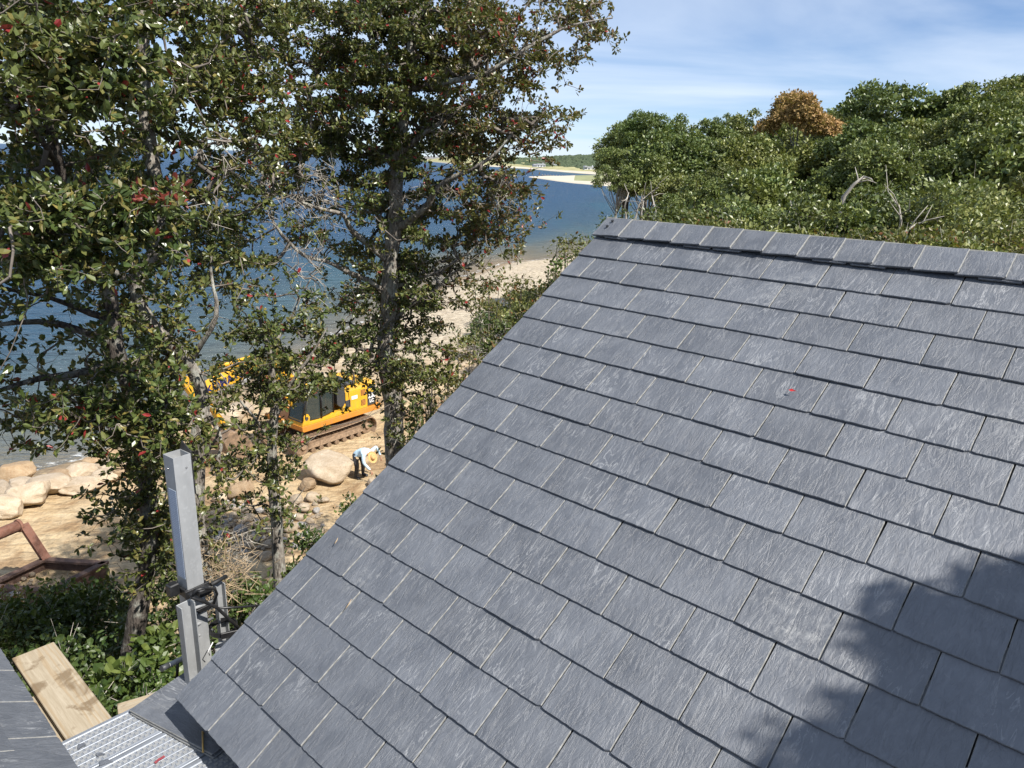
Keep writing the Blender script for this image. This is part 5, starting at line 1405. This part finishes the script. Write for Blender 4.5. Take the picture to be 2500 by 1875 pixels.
# ivy round the two trunks nearest the house
for k, ya, yb, n in (('a', 740, 960, 170), ('a', 960, 1160, 60), ('d', 1040, 1440, 260), ('b', 930, 1260, 110), ('c', 1270, 1440, 70)):
    tp3 = TR[k]['paths'][0][0]; tpx = trunk_px[k]
    okk = np.where((tpx[:, 1] > ya) & (tpx[:, 1] < yb))[0]
    for _ in range(n):
        q = tp3[okk[int(RNG.integers(len(okk)))]] + RNG.normal(size=3) * np.array([0.17, 0.17, 0.10]); qq = pj(q)
        CL.append((qq[0], qq[1], math.hypot(q[0], q[1])))
bare = []
for (xa, xb, ya, yb, rg, n) in ((600, 830, 400, 560, 12.2, 130), (950, 1260, 430, 520, 12.7, 70), (470, 570, 330, 420, 9.2, 22), (700, 800, 600, 760, 11.2, 40), (420, 560, 470, 570, 9.0, 24), (1000, 1170, 590, 700, 13.1, 30), (1050, 1320, 90, 330, 12.8, 60), (500, 620, 1290, 1400, 10.3, 40)):
    for _ in range(n): bare.append((RNG.uniform(xa, xb), RNG.uniform(ya, yb), rg + RNG.normal() * 0.3))
nleaf = len(CL)
PTS = np.array([at(*c) for c in CL + bare])
isleaf = np.arange(len(PTS)) < nleaf
gz_ = height(PTS[:, :2]); ok = PTS[:, 2] > gz_ + 0.4
PTS, isleaf = PTS[ok], isleaf[ok]
SK = np.array(NODES)
dsk = np.min(np.linalg.norm(PTS[:, None, :] - SK[None, ::2, :], axis=2), axis=1) if len(PTS) * len(SK) < 8e6 else np.concatenate([np.min(np.linalg.norm(ch[:, None, :] - SK[None, :, :], axis=2), axis=1) for ch in np.array_split(PTS, 40)])
order = np.argsort(dsk); PTS = PTS[order]; isleaf = isleaf[order]
tot = len(SK) + len(PTS)
ALL = np.zeros((tot, 3), np.float32); ALL[:len(SK)] = SK; par = np.full(tot, -1); own = np.zeros(tot, int)
own[:len(SK)] = [KEYS.index(k) for k in NTREE]
cnt = len(SK)
hop = np.zeros(tot, np.float32)
for i in range(len(PTS)):
    dd_ = ((ALL[:cnt] - PTS[i].astype(np.float32)) ** 2).sum(1) + hop[:cnt]
    j = int(np.argmin(dd_)); ALL[cnt] = PTS[i]; par[cnt] = j; own[cnt] = own[j]; hop[cnt] = 0.0; cnt += 1
nd = np.ones(tot)
for i in range(tot - 1, len(SK) - 1, -1): nd[par[i]] += nd[i]
brad = 0.0026 * np.minimum(nd, 200) ** 0.5
print('clusters', nleaf, 'nodes', tot)
for ki, key in enumerate(KEYS):
    T = TR[key]
    e = empty('tupelo_tree', T['base'], T['label'], 'tree', 'tupelo trees between the house and the beach')
    V = []; F = []; off = 0
    for q, (xyz, rq) in enumerate(T['paths']):
        v, f = tube_arrays(xyz, rq, 9 if q == 0 else 7, False); V.append(v); F.append(np.array(f) + off); off += len(v)
    link('trunk', mesh_np('trunk', np.vstack(V), np.vstack(F), smooth=True), e, BARK if key in 'ab' else (BARK if key == 'c' else BARK_D))
    ii = np.where((own == ki) & (np.arange(tot) >= len(SK)))[0]
    if len(ii) == 0: continue
    A = ALL[par[ii]].astype(float); B = ALL[ii].astype(float)
    ln = np.linalg.norm(B - A, axis=1, keepdims=True)
    Mid = (A + B) / 2 + RNG.normal(size=A.shape) * ln * 0.09 + np.array([0, 0, -0.04]) * ln
    rA = np.minimum(brad[ii] * 1.15, np.where(par[ii] < len(SK), 0.03, brad[par[ii]])); rB = brad[ii] * 0.9
    rM = (rA + rB) / 2
    lv = isleaf[ii - len(SK)]
    v1, f1 = seg_tubes(A, Mid, rA, rM, 4); v2, f2 = seg_tubes(Mid, B, rM, rB, 4)
    link('branches', mesh_np('branches', np.vstack([v1, v2]), np.vstack([f1, f2 + len(v1)]), smooth=True), e, TWIG)
    # short bare side twigs
    jj = np.where(~lv)[0]
    if len(jj):
        tt_ = RNG.random((len(jj) * 3, 1)); S = np.repeat(A[jj], 3, 0) * tt_ + np.repeat(B[jj], 3, 0) * (1 - tt_); Dv = np.repeat(unit(B[jj] - A[jj]), 3, 0)
        E_ = S + unit(Dv * 0.6 + RNG.normal(size=S.shape)) * RNG.uniform(0.08, 0.28, (len(S), 1))
        v, f = seg_tubes(S, E_, np.full(len(S), 0.0045), np.full(len(S), 0.0018), 3)
        tag(link('bare_twigs', mesh_np('bare_twigs', v, f), e, TWIG_PALE), kind='stuff')
    Pl = B[lv]; Dl = unit(unit(B[lv] - A[lv]) + 0.5 * RNG.normal(size=Pl.shape))
    C, A2, N2, L2, W2 = rosettes(Pl, Dl, 8, 0.082)
    sel = np.zeros(len(C), bool)
    if key == 'a':
        ex = pj(C)[:, 0] + 40 * RNG.normal(size=len(C)); sel = ex > 1090
    cp = pj(C); dist_ = np.linalg.norm(C - EYE, axis=1)
    crim = (cp[:, 0] > 315) & (cp[:, 0] < 515) & (cp[:, 1] > 420) & (cp[:, 1] < 500) & (dist_ < 8.6) & (RNG.random(len(C)) < 0.4)
    for nm, m_sel, mt in (('foliage', ~sel & ~crim, LEAF), ('turning_foliage', sel & ~crim, LEAF_RED), ('crimson_foliage', crim, LEAF_CRIM)):
        if m_sel.sum() == 0: continue
        v, f = leaf_arrays(C[m_sel], A2[m_sel], N2[m_sel], L2[m_sel], W2[m_sel])
        tag(link(nm, mesh_np(nm, v, f), e, mt), kind='stuff')

# --- generic shrubs and trees from lumps of leaves
def lumps_mesh(name, lumps, n_per_m2, L, rng, kind='quad', shell=0.75):
    Cs, As, Ns, Ls, Ws = [], [], [], [], []
    for (c, r) in lumps:
        c = np.array(c); r = np.array(r if hasattr(r, '__len__') else (r, r, r * 0.8))
        n = int(n_per_m2 * 4 * PI * (r[0] * r[1] * r[2]) ** (2 / 3))
        d = unit(rng.normal(size=(n, 3))); d[:, 2] = np.where(d[:, 2] < -0.55, -d[:, 2], d[:, 2])
        rad_ = shell + (1.06 - shell) * rng.random((n, 1)) ** 0.6
        P = c + d * r * rad_ * (1 + 0.42 * fbm(d * 2.6 + c * 0.7, 2)[:, None])
        A = unit(d * 0.6 + rng.normal(size=(n, 3))); N = unit(d * 0.5 + np.array([0, 0, 0.6]) + 0.9 * rng.normal(size=(n, 3)))
        ln = L * rng.uniform(0.6, 1.3, n)
        Cs.append(P); As.append(A); Ns.append(N); Ls.append(ln); Ws.append(ln * rng.uniform(0.5, 0.75, n))
    fn = quad_arrays if kind == 'quad' else leaf_arrays
    v, f = fn(np.vstack(Cs), np.vstack(As), np.vstack(Ns), np.concatenate(Ls), np.concatenate(Ws))
    return mesh_np(name, v, f)
def crown_lumps(rng, n, R, zc, rl=(0.26, 0.42), squash=0.72):
    out = []
    for i in range(n):
        d = unit(rng.normal(size=3)); d[2] = abs(d[2]) * 1.1 - 0.38; d = unit(d)
        k = rng.uniform(0.55, 0.95)
        r = R * rng.uniform(*rl)
        out.append(((d[0] * R * k, d[1] * R * k, zc + d[2] * R * k * squash), (r, r, r * 0.72)))
    return out
def crown_trunk(rng, lumps, zc, r0, bark_k=6):
    Vs, Fs, off = [], [], 0
    top = np.array([rng.normal() * 0.2, rng.normal() * 0.2, zc * 0.95])
    pts = [np.array([0, 0, -7.0]), np.array([rng.normal() * 0.1, rng.normal() * 0.1, zc * 0.3]), np.array([rng.normal() * 0.15, rng.normal() * 0.15, zc * 0.62]), top]
    v, f = tube_arrays(pts, [r0, r0 * 0.8, r0 * 0.6, r0 * 0.3], 7, False); Vs.append(v); Fs.append(np.array(f) + off); off += len(v)
    for (c, r) in lumps[::2]:
        c = np.array(c); s = pts[1] + (pts[2] - pts[1]) * rng.random(); m = s * 0.45 + c * 0.55 + rng.normal(size=3) * 0.2 - np.array([0, 0, 0.1])
        v, f = tube_arrays([s, m, c], [r0 * 0.35, r0 * 0.2, r0 * 0.07], 5, False); Vs.append(v); Fs.append(np.array(f) + off); off += len(v)
    return mesh_np('trunk', np.vstack(Vs), np.vstack(Fs), smooth=True)
# crown types for the wood behind the ridge (unit trees of about 3 m crown radius)
VAR = []
for s, (nl, rl, dn_, L_) in enumerate(((30, (0.18, 0.36), 70, 0.25), (64, (0.09, 0.2), 120, 0.16), (44, (0.12, 0.27), 85, 0.21), (54, (0.10, 0.24), 75, 0.19), (36, (0.12, 0.32), 60, 0.23))):
    g = np.random.default_rng(100 + s); lum = crown_lumps(g, nl, 3.0, 6.0, rl, (0.72, 0.9, 0.6, 0.8, 1.0)[s])
    VAR.append((lumps_mesh('foliage', lum, dn_, L_, g, 'quad', 0.4), crown_trunk(g, lum, 6.0, 0.17)))
def wood_tree(x, ytop, rng_, k, scale, mat, name, label, group, crown_h=8.0, gsink=0.0):
    p = at(x, ytop, rng_); g = hz(p[0], p[1])
    M = Matrix.Translation((p[0], p[1], p[2] - crown_h * scale)) @ Matrix.Rotation(k * 1.7 + x * 0.01, 4, 'Z') @ Matrix.Scale(scale, 4)
    e = empty(name, (p[0], p[1], g), label, 'tree', group)
    key = mat.name
    for nm, me, mt in (('foliage', VAR[k % 5][0], mat), ('trunk', VAR[k % 5][1], BARK_D if k % 3 else BARK)):
        o = bpy.data.objects.new(nm, me); COL.objects.link(o); o.matrix_world = M
        if not me.materials: me.materials.append(mt)
        o.material_slots[0].link = 'OBJECT'; o.material_slots[0].material = mt
        PARENTS.append((o, e))
    return e
SKYL = [(1490, 420), (1515, 362), (1555, 304), (1620, 292), (1660, 305), (1700, 302), (1760, 312), (1800, 288), (1850, 282), (1890, 306), (1960, 316), (2050, 300), (2080, 262), (2150, 250), (2200, 258), (2280, 272), (2330, 250), (2400, 214), (2450, 208), (2500, 214), (2650, 205)]
g = np.random.default_rng(5); k = 0
for (x0, x1, st, dy, rg, sc, lab, grp) in ((1545, 2700, 62, 0, 55, 1.0, 'oak on the skyline of the wood behind the roof', 'skyline oaks'),
                                          (1650, 2700, 72, 62, 45, 0.9, 'dense oak in the middle of the wood behind the roof', 'middle oaks'),
                                          (1720, 2700, 84, 135, 36, 0.82, 'shorter oak in the front row of the wood behind the roof', 'front row oaks')):
    x = x0
    while x < x1:
        yt = np.interp(x, [s[0] for s in SKYL], [s[1] for s in SKYL]) + dy + g.uniform(-6, 14)
        mt = [LEAF_OAK, LEAF_OAK2, LEAF_OAK, LEAF_DARK][int(g.integers(4))]
        tone = {'leaf_oak': 'mid green', 'leaf_oak_light': 'light olive green', 'leaf_dark_oak': 'dark green'}[mt.name]
        wood_tree(x, yt, rg + g.uniform(-3, 3), int(g.integers(5)), sc * g.uniform(0.7, 1.2), mt, 'oak_tree', tone + ' ' + lab, tone + ' ' + grp)
        x += st * g.uniform(0.8, 1.2)
wood_tree(1958, 238, 47, 0, 0.66, LEAF_DEAD, 'dead_pine_tree', 'rust brown dead pine sticking out above the green wood', None)
wood_tree(1535, 350, 44, 2, 0.55, LEAF_OAK, 'oak_tree', 'thin open oak at the seaward end of the wood', None)
wood_tree(1595, 395, 41, 0, 0.6, LEAF_OAK, 'oak_tree', 'low oak filling the gap under the thin open oak', None)
wood_tree(1650, 415, 39, 2, 0.6, LEAF_OAK2, 'oak_tree', 'low yellowish oak beside the bleached stems', None)
wood_tree(1508, 405, 40, 3, 0.42, LEAF_OAK, 'oak_tree', 'small dark oak leaning out at the seaward end of the wood', None)
wood_tree(1585, 296, 50, 4, 0.6, LEAF_PINE, 'pine_tree', 'tufted pine at the seaward skyline of the wood', None)

# bleached stems that stand bare in front of the wood
for k, (pts, r) in enumerate((([(1545, 560), (1552, 530), (1560, 500), (1575, 480)], 0.05), ([(1568, 560), (1566, 520), (1572, 490)], 0.04), ([(1600, 560), (1602, 520), (1590, 470)], 0.05), ([(1530, 545), (1525, 505), (1535, 470)], 0.05),
                              ([(2175, 620), (2190, 580), (2240, 545)], 0.045), ([(2192, 585), (2200, 540), (2195, 500)], 0.035), ([(2060, 480), (2085, 450), (2110, 430)], 0.09), ([(1930, 560), (1935, 520), (1930, 490)], 0.05))):
    rg = 31 if k < 4 else (17 if k in (4, 5) else 30)
    P3 = [at(x, y, rg) for x, y in pts]; b0 = P3[0].copy(); b0[2] = hz(b0[0], b0[1]) - 0.1
    P3 = [b0] + P3
    tr = empty('bare_tree', tuple(b0), 'bleached bare stem standing in front of the wood', 'tree', 'bleached bare stems')
    tube('trunk', P3, list(np.linspace(r * 1.2, r * 0.35, len(P3))), TWIG_PALE, tr, 7)
    for q in range(4):
        s = P3[-2] + (P3[-1] - P3[-2]) * RNG.random(); t = s + unit(RNG.normal(size=3) + np.array([0, 0, 0.8])) * RNG.uniform(0.4, 1.0)
        tube('branch', [s, s * 0.5 + t * 0.5 + RNG.normal(size=3) * 0.06, t], [r * 0.35, r * 0.25, r * 0.1], TWIG_PALE, tr, 5)

def shrub(px, py, rng_, R, H, mat, label, group=None, n=9, dens=170, L=0.085, kind='leaf', twigs=30, seed=0, name='shrub', stem=TWIG, cat='shrub'):
    """px, py: middle of the top of the shrub"""
    g = np.random.default_rng(1000 + seed)
    p = at(px, py, rng_); zg_ = hz(p[0], p[1])
    zt_ = float(p[2])
    e = empty(name, (p[0], p[1], zg_), label, cat, group)
    M = Matrix.Translation((p[0], p[1], 0))
    lum = []
    for i in range(n):
        a = g.uniform(0, 2 * PI); rr__ = R * math.sqrt(g.random()) * 0.8
        r = R * g.uniform(0.28, 0.48)
        top = zt_ - r * 0.7 - (rr__ / R) ** 2 * H * 0.4 - g.uniform(0, H * 0.75)
        lum.append(((math.cos(a) * rr__, math.sin(a) * rr__, top), (r, r, r * 0.8)))
    link('foliage', lumps_mesh('foliage', lum, dens, L, g, kind, 0.25), e, mat, M)
    Vs, Fs, off = [], [], 0
    for (c, r) in lum:
        c = np.array(c); b = np.array([c[0] * 0.25, c[1] * 0.25, zg_ - 0.1]); m = b * 0.45 + c * 0.55 + g.normal(size=3) * 0.08
        v, f = tube_arrays([b, m, c], [0.022, 0.015, 0.007], 5, False); Vs.append(v); Fs.append(np.array(f) + off); off += len(v)
    link('stems', mesh_np('stems', np.vstack(Vs), np.vstack(Fs), smooth=True), e, stem, M)
    if twigs:
        S = []; E_ = []
        for _ in range(twigs):
            c, r = lum[int(g.integers(len(lum)))]; c = np.array(c); d = unit(g.normal(size=3) + np.array([0, 0, 0.5])); S.append(c); E_.append(c + d * r[0] * g.uniform(1.0, 1.5))
        v, f = seg_tubes(np.array(S), np.array(E_), np.full(twigs, 0.006), np.full(twigs, 0.002), 3)
        tag(link('twigs', mesh_np('twigs', v, f), e, TWIG_PALE, M), kind='stuff')
    return e
# behind the ridge
sd_ = 0
for (x, y, rg, R, mt, lab, grp) in (
        (1640, 545, 16, 0.9, LEAF_OLIVE, 'olive shrub just beyond the left part of the ridge', None), (1720, 520, 18, 1.1, LEAF_OLIVE, 'olive yellow shrub beyond the ridge below the oaks', 'olive shrubs beyond the ridge'), (1800, 530, 17, 1.0, LEAF_OAK2, 'light green shrub beyond the ridge', 'light green shrubs beyond the ridge'),
        (1890, 520, 18, 1.0, LEAF_OAK2, 'light green shrub beyond the ridge', 'light green shrubs beyond the ridge'), (1985, 540, 17, 0.9, LEAF_OLIVE, 'olive yellow shrub beyond the ridge below the oaks', 'olive shrubs beyond the ridge'), (2080, 575, 16, 0.8, LEAF_BUSH, 'dark green shrub beyond the ridge', 'dark shrubs beyond the ridge'),
        (2150, 545, 17, 0.8, LEAF_OLIVE, 'olive yellow shrub beyond the ridge below the oaks', 'olive shrubs beyond the ridge'), (2270, 520, 16, 0.9, LEAF_OLIVE, 'olive yellow shrub beyond the ridge below the oaks', 'olive shrubs beyond the ridge'), (2350, 570, 15, 0.8, LEAF_OAK2, 'light green shrub beyond the ridge', 'light green shrubs beyond the ridge'),
        (2420, 470, 18, 1.3, LEAF_OAK2, 'tall yellowish shrub beyond the far right of the ridge', None), (2520, 430, 19, 1.5, LEAF_OAK2, 'tall light green bush at the end of the ridge', None), (2480, 590, 15, 0.9, LEAF_OLIVE, 'olive yellow shrub beyond the ridge below the oaks', 'olive shrubs beyond the ridge'),
        (2620, 520, 17, 1.5, LEAF_OLIVE, 'olive yellow shrub beyond the ridge below the oaks', 'olive shrubs beyond the ridge'),
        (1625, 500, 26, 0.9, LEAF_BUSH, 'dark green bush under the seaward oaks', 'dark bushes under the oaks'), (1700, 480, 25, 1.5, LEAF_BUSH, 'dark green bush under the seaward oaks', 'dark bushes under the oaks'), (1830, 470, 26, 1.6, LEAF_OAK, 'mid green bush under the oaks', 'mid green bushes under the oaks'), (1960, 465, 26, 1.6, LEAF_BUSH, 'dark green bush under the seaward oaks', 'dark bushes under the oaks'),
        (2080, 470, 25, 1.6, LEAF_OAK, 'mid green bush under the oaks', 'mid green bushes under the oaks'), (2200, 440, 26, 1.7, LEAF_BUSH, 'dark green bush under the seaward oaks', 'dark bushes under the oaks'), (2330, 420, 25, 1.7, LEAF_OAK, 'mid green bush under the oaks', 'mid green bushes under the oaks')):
    shrub(x, y, rg, R, R * 1.1, mt, lab, grp, n=12, dens=95 if rg < 20 else 55, L=0.10 if rg < 20 else 0.16, kind='quad', twigs=24, seed=sd_); sd_ += 1
# along the rake: bluff shrubs
for (x, y, rg, R, H, mt, lab, dens) in (
        (1440, 470, 19, 0.62, 2.2, LEAF_BUSH, 'sparse tall shrub with dark leaf tufts against the sea', 42), (1400, 560, 17, 0.55, 1.4, LEAF_OLIVE, 'thin olive shrub left of the ridge end', 55), (1460, 590, 15, 0.5, 1.0, LEAF_OLIVE, 'yellowish shrub tucked against the upper rake', 80),
        (1365, 615, 16, 0.34, 0.9, LEAF_PINE, 'bright green young pine above the beach', 120), (1330, 700, 15, 0.6, 0.9, LEAF_OLIVE, 'olive brown shrub beside the upper rake', 110), (1225, 655, 17, 0.75, 0.9, LEAF_OLIVE, 'reddish olive shrub hanging over the beach', 75),
        (1265, 760, 14.5, 0.5, 0.8, LEAF_BUSH, 'small dark shrub at the middle of the rake', 70), (1150, 745, 16.5, 0.38, 0.8, LEAF_BUSH, 'sparse dark shrub with a pale bent stem over the sand', 60), (1190, 790, 15, 0.42, 0.6, LEAF_OLIVE, 'low olive shrub next to the rake over the sand', 70),
        (1300, 715, 14.5, 0.55, 1.3, LEAF_OLIVE, 'dense olive shrub hugging the upper rake', 130), (1235, 790, 14, 0.5, 1.4, LEAF_BUSH, 'dense dark shrub hugging the rake', 130), (1500, 540, 15, 0.55, 1.3, LEAF_OLIVE, 'dense olive shrub at the ridge end', 120), (1420, 620, 14.5, 0.55, 1.4, LEAF_OAK2, 'light green shrub below the ridge end', 120),
        (1170, 850, 13.6, 0.35, 1.2, LEAF_OLIVE, 'narrow olive shrub next to the rake', 110), (1110, 905, 13.2, 0.32, 1.2, LEAF_BUSH, 'narrow dark shrub where the rake crosses the sand', 100), (1060, 860, 13.0, 0.55, 0.8, LEAF_OAK2, 'light green spray to the right of the tall trunk', 70), (1020, 980, 12.7, 0.4, 0.8, LEAF_BUSH, 'leafy shoots clinging right of the tall trunk base', 90)):
    shrub(x, y, rg, R, H, mt, lab, None, n=9, dens=dens, L=0.085, kind='leaf', twigs=40, seed=sd_); sd_ += 1
# scrub on the far bluff, above the beach
for k, (x, y, rg, R) in enumerate(((1215, 722, 52, 1.6), (1255, 700, 55, 1.8), (1185, 752, 48, 1.3), (1290, 690, 50, 1.7), (1150, 800, 42, 0.9), (1320, 675, 45, 1.6), (1240, 752, 42, 1.2), (1285, 728, 38, 1.3))):
    shrub(x, y, rg, R, R * 0.9, [LEAF_OLIVE, LEAF_OAK2, LEAF_BUSH][k % 3], ['olive', 'light green', 'dark green'][k % 3] + ' scrub growing low on the bluff above the beach', ['olive', 'light green', 'dark green'][k % 3] + ' bluff scrub', n=9, dens=50, L=0.17, kind='quad', twigs=10, seed=sd_); sd_ += 1
for (x, y, rg, R, H, mt, lab, dens) in ((1395, 640, 15.5, 0.6, 1.5, LEAF_OLIVE, 'yellow olive shrub filling the gap above the rake', 140), (1465, 560, 17, 0.7, 1.6, LEAF_OAK2, 'light green shrub rising beside the ridge end', 110), (1350, 660, 18, 0.6, 1.4, LEAF_OLIVE, 'brownish olive shrub over the end of the beach', 110), (1530, 500, 22, 0.9, 1.8, LEAF_BUSH, 'dark shrub under the thin oak', 70), (1570, 515, 20, 0.9, 1.5, LEAF_OLIVE, 'olive shrub at the foot of the bleached stems', 70)):
    shrub(x, y, rg, R, H, mt, lab, None, n=12, dens=dens, L=0.085, kind='leaf', twigs=40, seed=sd_); sd_ += 1
# understory below the trees
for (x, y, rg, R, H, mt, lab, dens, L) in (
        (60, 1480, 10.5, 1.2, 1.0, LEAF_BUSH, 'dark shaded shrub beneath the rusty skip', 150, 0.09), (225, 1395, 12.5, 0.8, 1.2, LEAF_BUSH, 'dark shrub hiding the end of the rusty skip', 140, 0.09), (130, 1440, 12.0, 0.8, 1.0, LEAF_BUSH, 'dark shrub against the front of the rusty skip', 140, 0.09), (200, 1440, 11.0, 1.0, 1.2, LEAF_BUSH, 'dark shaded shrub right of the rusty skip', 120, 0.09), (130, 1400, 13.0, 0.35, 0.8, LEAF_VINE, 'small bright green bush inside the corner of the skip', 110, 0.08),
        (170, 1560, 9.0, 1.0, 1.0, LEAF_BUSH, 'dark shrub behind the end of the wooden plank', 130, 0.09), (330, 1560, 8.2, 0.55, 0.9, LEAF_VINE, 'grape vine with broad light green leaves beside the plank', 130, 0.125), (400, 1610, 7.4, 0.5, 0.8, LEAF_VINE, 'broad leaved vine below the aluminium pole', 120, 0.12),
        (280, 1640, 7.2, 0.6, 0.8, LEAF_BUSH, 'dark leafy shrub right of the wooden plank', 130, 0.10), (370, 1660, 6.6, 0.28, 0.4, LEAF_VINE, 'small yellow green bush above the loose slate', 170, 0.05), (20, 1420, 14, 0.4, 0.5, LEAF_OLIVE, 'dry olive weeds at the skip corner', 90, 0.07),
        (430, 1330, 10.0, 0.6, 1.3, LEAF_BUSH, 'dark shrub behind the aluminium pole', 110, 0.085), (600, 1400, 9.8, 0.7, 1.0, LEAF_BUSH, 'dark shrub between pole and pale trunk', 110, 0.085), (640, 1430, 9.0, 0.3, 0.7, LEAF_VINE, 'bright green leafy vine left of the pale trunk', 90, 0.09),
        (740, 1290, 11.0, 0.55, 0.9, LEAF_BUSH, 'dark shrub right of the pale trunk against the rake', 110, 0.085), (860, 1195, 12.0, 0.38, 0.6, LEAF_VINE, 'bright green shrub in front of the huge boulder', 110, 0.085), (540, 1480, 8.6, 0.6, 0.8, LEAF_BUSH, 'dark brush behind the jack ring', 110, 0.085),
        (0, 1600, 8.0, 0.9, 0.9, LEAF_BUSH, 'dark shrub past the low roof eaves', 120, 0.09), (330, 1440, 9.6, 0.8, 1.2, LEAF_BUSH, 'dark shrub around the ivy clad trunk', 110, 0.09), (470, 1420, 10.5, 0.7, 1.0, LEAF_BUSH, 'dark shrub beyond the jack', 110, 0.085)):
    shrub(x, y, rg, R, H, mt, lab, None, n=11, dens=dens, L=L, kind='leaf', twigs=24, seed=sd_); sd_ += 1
# tangle of dry brush behind the pole
g = np.random.default_rng(77)
c = at(540, 1400, 9.2); e = empty('dry_brush', (c[0], c[1], hz(c[0], c[1])), 'tangle of dry tan twigs behind the aluminium pole', 'brush')
S, E_ = [], []
for _ in range(300):
    s = c + g.normal(size=3) * np.array([0.2, 0.2, 0.19]); d = unit(g.normal(size=3) * np.array([1, 1, 0.7])); S.append(s); E_.append(s + d * g.uniform(0.1, 0.38))
for _ in range(16): S.append(np.array([c[0], c[1], hz(c[0], c[1])]) + g.normal(size=3) * 0.1); E_.append(c + g.normal(size=3) * 0.2)
v, f = seg_tubes(np.array(S), np.array(E_), np.full(len(S), 0.005), np.full(len(S), 0.0018), 3)
tag(link('twigs', mesh_np('twigs', v, f), e, DRY), kind='stuff')
# red fruit
q = at(420, 1538, 6.5)

# tree outside the frame whose shade falls on the lower roof
def onroof(x, y):
    v = ray(x, y); t = ((PR + nrm * 0.012 - EYE) @ nrm) / (v @ nrm); return EYE + v * t
tb = np.array([10.5, -7.0]); tz = hz(*tb)
e = empty('shade_tree', (tb[0], tb[1], tz), 'leafy tree outside the view that shades the lower roof corner', 'tree')
lum = []; g = np.random.default_rng(9)
for (x, y, r) in ((2410, 1420, 0.08), (2480, 1400, 0.09), (2340, 1500, 0.13), (2420, 1480, 0.08), (2200, 1475, 0.07), (2170, 1530, 0.05), (2260, 1560, 0.08), (2440, 1590, 0.17), (2520, 1530, 0.15), (2560, 1640, 0.28), (2400, 1700, 0.2), (2290, 1760, 0.17), (2200, 1815, 0.14), (2085, 1790, 0.07), (2030, 1815, 0.05), (2140, 1870, 0.14), (2310, 1840, 0.2), (2450, 1810, 0.28), (2600, 1800, 0.4), (2240, 1680, 0.05), (2640, 1480, 0.2), (2700, 1600, 0.4), (2300, 1960, 0.36), (2150, 1720, 0.04), (2330, 1620, 0.08)):
    h0 = onroof(x + 30, y + 12); lum.append((h0 + SUN * g.uniform(5.2, 7.0), (r * 1.25, r * 1.25, r)))
edge = np.array([(2490, 1375), (2340, 1455), (2190, 1440), (2150, 1530), (2240, 1640), (2120, 1740), (2000, 1805), (2080, 1885)])
for _ in range(44):
    i = int(g.integers(len(edge) - 1)); t = g.random(); q = edge[i] * (1 - t) + edge[i + 1] * t + g.normal(size=2) * 26
    r = g.uniform(0.025, 0.06); lum.append((onroof(q[0] + 30, q[1] + 12) + SUN * g.uniform(5.2, 7.0), (r * 1.4, r * 1.4, r)))
cc = np.mean([l[0] for l in lum], axis=0)
link('foliage', lumps_mesh('foliage', lum, 210, 0.085, g, 'leaf', 0.1), e, LEAF_OAK)
Vs, Fs, off = [], [], 0
rootp = np.array([tb[0], tb[1], tz - 0.2]); fork = np.array([tb[0] * 0.75 + cc[0] * 0.25, tb[1] * 0.75 + cc[1] * 0.25, tz + 6.5])
v, f = tube_arrays([rootp, (rootp + fork) / 2 + np.array([0.2, 0.1, 0]), fork], [0.3, 0.24, 0.16], 9, False); Vs.append(v); Fs.append(np.array(f)); off += len(v)
for (c, r) in lum:
    m = fork * 0.4 + np.array(c) * 0.6 + np.array([0, 0, 0.3])
    v, f = tube_arrays([fork, m, np.array(c)], [0.05, 0.025, 0.008], 5, False); Vs.append(v); Fs.append(np.array(f) + off); off += len(v)
link('trunk', mesh_np('trunk', np.vstack(Vs), np.vstack(Fs), smooth=True), e, BARK)

# ------------------------------------------------------------------ parents
bpy.context.view_layer.update()
inv = {}
for ch, pa in PARENTS:
    if pa.name not in inv: inv[pa.name] = pa.matrix_world.inverted()
for ch, pa in PARENTS:
    ch.parent = pa
    ch.matrix_parent_inverse = inv[pa.name]
bpy.context.view_layer.update()
